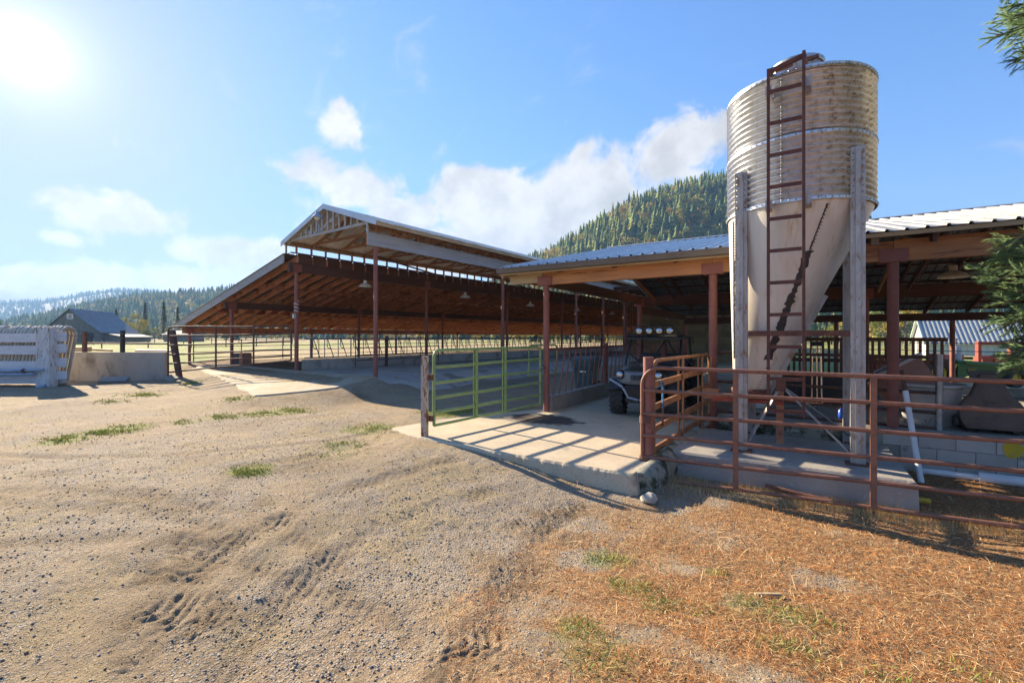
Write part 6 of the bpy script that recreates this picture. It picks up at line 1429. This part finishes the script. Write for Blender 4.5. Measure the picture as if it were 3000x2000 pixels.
broad_tree(xyz(2330, 60, -.7), 4.6, (.24, .30, .05), 'bright green bush tree seen between the silo hopper and leg', 11, 1800); broad_tree(xyz(2650, 85, -.7), 9, (.36, .27, .05), 'yellow tree left of the white metal shed', 12, 2000); broad_tree(xyz(2590, 110, -.7), 9, (.17, .20, .05), 'green yellow tree seen beside the inner shed post', 13, 1800)
broad_tree(xyz(2460, 95, -.7), 7, (.20, .22, .06), 'dull green tree seen right behind the silo leg', 14, 1500)

# ------------------------------------------------------------------ near sequoia at the right edge
def sequoia():
    tb_ = Vector((3.75, 7.35, float(H(3.75, 7.35)))); t = thing('sequoia_tree', 'conifer with cord-like green sprays reaching in at the right edge', 'tree', tuple(tb_))
    tk = MB(); tk.tube([tb_-Vector((0, 0, .1)), tb_+Vector((0, 0, .8)), tb_+Vector((0, 0, 5)), tb_+Vector((0, 0, 10.5))], .34, 14, r1=.05)
    g = random.Random(4); rng = np.random.default_rng(4); CV = []; 
    tips = []
    for i in range(115):   # boughs of the low mass
        s = g.uniform(2885, 3120); py = g.uniform(700, 1085); lim = 2880+ (45 if py < 760 else 0)+(60 if py > 1010 else 0)+(20 if 900 < py < 960 else 0)
        tips.append(at(max(s, lim+g.uniform(0, 40)), py, g.uniform(4.45, 5.3)))
    for i in range(75): s = g.uniform(2905, 3070); py = g.uniform(-160, 185); tips.append(at(s+(max(0, py-90)*.6), py, g.uniform(4.5, 5.3)))
    for i in range(20):
        a = g.uniform(-.9, 1.9); z = g.uniform(1.2, 9.5); r = 1.9*(1-z/12)*g.uniform(.6, 1); tips.append(tb_+Vector((math.cos(a)*r, math.sin(a)*r, z)))
    for q in tips:
        st = tb_+Vector((0, 0, max(.5, q.z-tb_.z+.25))); mid = (st+q)/2+Vector((0, 0, .10)); tk.tube([st, mid, q], .022, 5, r1=.005)
        for j in range(27):
            f = g.uniform(.42, 1.0); p = (st*(1-f)**2+mid*2*f*(1-f)+q*f*f); dr = (q-st).normalized()
            out = (dr*.8+Vector((g.gauss(0, .55), g.gauss(0, .55), g.gauss(-.05, .45)))).normalized(); n_ = 36
            for k_ in range(n_):
                d = (out+Vector((g.gauss(0, .26), g.gauss(0, .26), g.gauss(0, .26)))).normalized(); b0_ = p+out*(.17*k_/n_); CV.append((b0_, d, g.uniform(.035, .08)))
    tk.build('trunk', mat['bark'], t, True)
    P = np.array([c[0] for c in CV]); D = np.array([c[1] for c in CV]); L_ = np.array([c[2] for c in CV])[:, None]; n = len(P)
    u = np.cross(D, rng.normal(0, 1, (n, 3))); u /= np.linalg.norm(u, axis=1)[:, None]; w = np.cross(D, u); r = .0032
    V = np.stack([P+u*r, P-u*r*.5+w*r*.87, P-u*r*.5-w*r*.87, P+D*L_], 1).reshape(-1, 3); i0 = np.arange(n)[:, None]*4
    F = (i0[:, :, None]+np.array([[0, 1, 3], [1, 2, 3], [2, 0, 3]])[None]).reshape(-1, 3)
    me = npmesh('foliage', V-np.array(tb_), F, mat['sequoia']); o = bpy.data.objects.new('foliage', me); COL.objects.link(o); o.parent = t
sequoia()

# ------------------------------------------------------------------ loose ground cover
def ground_cover():
    g = np.random.default_rng(3)
    def polar(n, r0, r1, a0=-49, a1=49):
        r = np.sqrt(g.random(n)*(r1*r1-r0*r0)+r0*r0)*1.0; u = g.random(n); r = r0*(r1/r0)**u
        a = math.pi/2+YAW-np.radians(g.uniform(a0, a1, n)); return r*np.cos(a), r*np.sin(a)
    def strips(n, r0, r1, keep, lmin, lmax, wd, cols, name, lab, lift=.006, stand=.15, a0=-49, a1=49, az=None, azs=9.0):
        x, y = polar(n, r0, r1, a0, a1); need, green, grav, straw, dung = masks(x, y); pr = keep(need, green, grav, straw, x, y); m = (g.random(n) < pr)&~((x > -6.2)&(y > 5.62)&(x < -1.7)&(y < 40))&~((x > -1.7)&(x < 1.1)&(y > 6.7)); x, y = x[m], y[m]; n = len(x)
        z = H(x, y)+lift; a = g.uniform(0, 6.283, n) if az is None else az+g.normal(0, azs, n); L = g.uniform(lmin, lmax, n)*(.6+.12*np.hypot(x, y)); el = np.abs(g.normal(0, stand, n))
        d = np.stack([np.cos(a)*np.cos(el), np.sin(a)*np.cos(el), np.sin(el)], 1); s = np.stack([-np.sin(a), np.cos(a), g.normal(0, .3, n)], 1)*(wd*(.7+.6*g.random((n, 1)))*(.55+.16*np.hypot(x, y))[:, None])
        p = np.stack([x, y, z], 1); mid = p+d*L[:, None]*.5+np.array([0, 0, 1])*(L*.10)[:, None]; e = p+d*L[:, None]
        V = np.stack([p-s, p+s, mid+s, mid-s, e], 1).reshape(-1, 3); i0 = np.arange(n)[:, None]*5
        F = (i0[:, :, None]+np.array([[0, 1, 2], [0, 2, 3], [3, 2, 4]])[None]).reshape(-1, 3)
        cc = np.array(cols)[g.integers(0, len(cols), n)]*(.7+.6*g.random((n, 1))); C_ = np.repeat(cc, 5, 0)
        nplink(name, npmesh(name, V, F, mat['litter'], False, C_), 'stuff', lab, 'litter')
    strips(150000, 1.7, 12, lambda ne, gr, gv, st, x, y: ne*.95, .022, .06, .0010, [(.58, .29, .10), (.46, .18, .055), (.66, .44, .20), (.27, .10, .035), (.70, .52, .29), (.53, .22, .065), (.40, .14, .045)], 'needle_litter', 'orange brown needle litter and dry grass on the ground at right', a0=-8, a1=49)
    strips(2600, 1.7, 12, lambda ne, gr, gv, st, x, y: ne*.9, .10, .22, .0012, [(.66, .48, .26), (.50, .24, .09), (.40, .16, .06)], 'long_stalks', 'long dry stalks lying over the needle litter at right', a0=-8, a1=49)
    strips(34000, 1.7, 20, lambda ne, gr, gv, st, x, y: (1-ne)*(.16+.5*st), .015, .05, .0013, [(.60, .50, .32), (.48, .36, .20), (.36, .24, .12), (.30, .14, .06)], 'straw_litter', 'loose straw and twigs scattered over the dirt yard')
    strips(26000, 1.7, 22, lambda ne, gr, gv, st, x, y: np.clip(gr, 0, 1)*1.0, .02, .05, .0022, [(.12, .20, .03), (.19, .24, .05), (.28, .28, .08), (.09, .16, .03)], 'grass_patches', 'short green grass and weeds growing in patches on the yard', stand=.75)
    # tufts right on the patches
    X = []; Y = []
    for (px, py, rad, s) in PATCHES:
        c_ = gp(px, py); m_ = int(280*s*(rad/.35)**1.3); X.append(c_[0]+g.normal(0, rad*.42, m_)); Y.append(c_[1]+g.normal(0, rad*.30, m_))
    x = np.concatenate(X); y = np.concatenate(Y); n = len(x); kp = fbm(x*6, y*6, 2, 83) > .42; x, y = x[kp], y[kp]; n = len(x); z = H(x, y)-.004; L = g.uniform(.018, .055, n)
    d = np.stack([g.normal(0, .7, n), g.normal(0, .7, n), np.ones(n)], 1); p = np.stack([x, y, z], 1); a = g.uniform(0, 6.28, n); s2 = np.stack([np.cos(a), np.sin(a), 0*a], 1)*(.0028+.0006*np.hypot(x, y))[:, None]
    V = np.stack([p-s2, p+s2, p+d*L[:, None]], 1).reshape(-1, 3); C_ = np.repeat(np.array([(.19, .25, .05), (.27, .30, .07), (.36, .34, .11), (.14, .20, .04)])[g.integers(0, 4, n)], 3, 0)
    nplink('grass_tufts', npmesh('grass_tufts', V, np.arange(n*3).reshape(-1, 3), mat['litter'], False, C_), 'stuff', 'green weed tufts on the dirt yard and needle litter', 'grass')
    # stubble standing along the gate foot
    n = 5200; x = g.uniform(-1.6, 2.6, n); y = 6.42+.07*x+g.normal(0, .16, n); m = (y < 6.70)|(x > 1.1); x, y = x[m], y[m]; n = len(x); z = H(x, y); L = g.uniform(.03, .11, n)
    d = np.stack([g.normal(0, .35, n), g.normal(0, .35, n), np.ones(n)], 1); p = np.stack([x, y, z], 1); s = np.array([[.0022, .001, 0]]); V = np.stack([p-s, p+s, p+d*L[:, None]], 1).reshape(-1, 3)
    C_ = np.repeat(np.array([(.52, .36, .18), (.60, .46, .25), (.42, .24, .10)])[g.integers(0, 3, n)], 3, 0)
    nplink('dry_stubble', npmesh('dry_stubble', V, np.arange(n*3).reshape(-1, 3), mat['litter'], False, C_), 'stuff', 'dry grass stubble along the foot of the long red gate', 'grass')
    # pebbles
    n = 52000; x, y = polar(n, 1.6, 14); need, green, grav, straw, dung = masks(x, y); m = (g.random(n) < (.16+.74*grav)*(1-.75*need))&~((x > -6.2)&(y > 5.62)&(x < -1.7))&~((x > -1.7)&(y > 6.7)); x, y = x[m], y[m]; n = len(x)
    oc = np.array([(1, 0, 0), (0, 1, 0), (-1, 0, 0), (0, -1, 0), (.1, .1, .9), (0, 0, -.9), (.6, .6, .45), (-.6, .55, .4)]); of_ = np.array([(0, 6, 4), (6, 1, 4), (1, 7, 4), (7, 2, 4), (2, 3, 4), (3, 0, 4), (1, 6, 0), (2, 7, 1), (1, 0, 5), (2, 1, 5), (3, 2, 5), (0, 3, 5)])
    r = .0025+.0095*g.random(n)**3.2*(.6+.06*np.hypot(x, y)).clip(0, 1.2); a = g.uniform(0, 6.28, n); sc = np.stack([r*(.8+.6*g.random(n)), r*(.8+.6*g.random(n)), r*(.5+.4*g.random(n))], 1)
    q = oc[None]*sc[:, None]; X = q[:, :, 0]*np.cos(a)[:, None]-q[:, :, 1]*np.sin(a)[:, None]+x[:, None]; Y = q[:, :, 0]*np.sin(a)[:, None]+q[:, :, 1]*np.cos(a)[:, None]+y[:, None]; Z = q[:, :, 2]+(H(x, y)+sc[:, 2]*.4)[:, None]
    V = np.stack([X, Y, Z], -1).reshape(-1, 3); F = (np.arange(n)[:, None, None]*8+of_[None]).reshape(-1, 3); C_ = np.repeat(np.array([(.30, .29, .28), (.42, .40, .37), (.22, .22, .23), (.48, .43, .36), (.40, .29, .17), (.33, .23, .13), (.30, .21, .12)])[g.integers(0, 7, n)], 8, 0)
    nplink('pebbles', npmesh('pebbles', V, F, mat['litter'], False, C_), 'stuff', 'grey pebbles scattered over the dirt yard', 'pebbles')
ground_cover()
# air: thin haze over the valley
hz = MB(); hz.bb(-3500, 3500, -3500, 3500, -8, 420); o = hz.build('haze', None, kind='stuff')
o['label'] = 'thin blue autumn haze filling the valley air'; o['category'] = 'haze'
hm_ = bpy.data.materials.new('haze'); hm_.use_nodes = True; k = NT(hm_.node_tree); k.n.clear(); ou = k.new('ShaderNodeOutputMaterial'); pv = k.new('ShaderNodeVolumePrincipled')
pv.inputs['Color'].default_value = (.30, .55, 1.0, 1); pv.inputs['Density'].default_value = .00019; pv.inputs['Anisotropy'].default_value = .2
k.l.new(pv.outputs[0], ou.inputs['Volume']); o.data.materials.append(hm_)
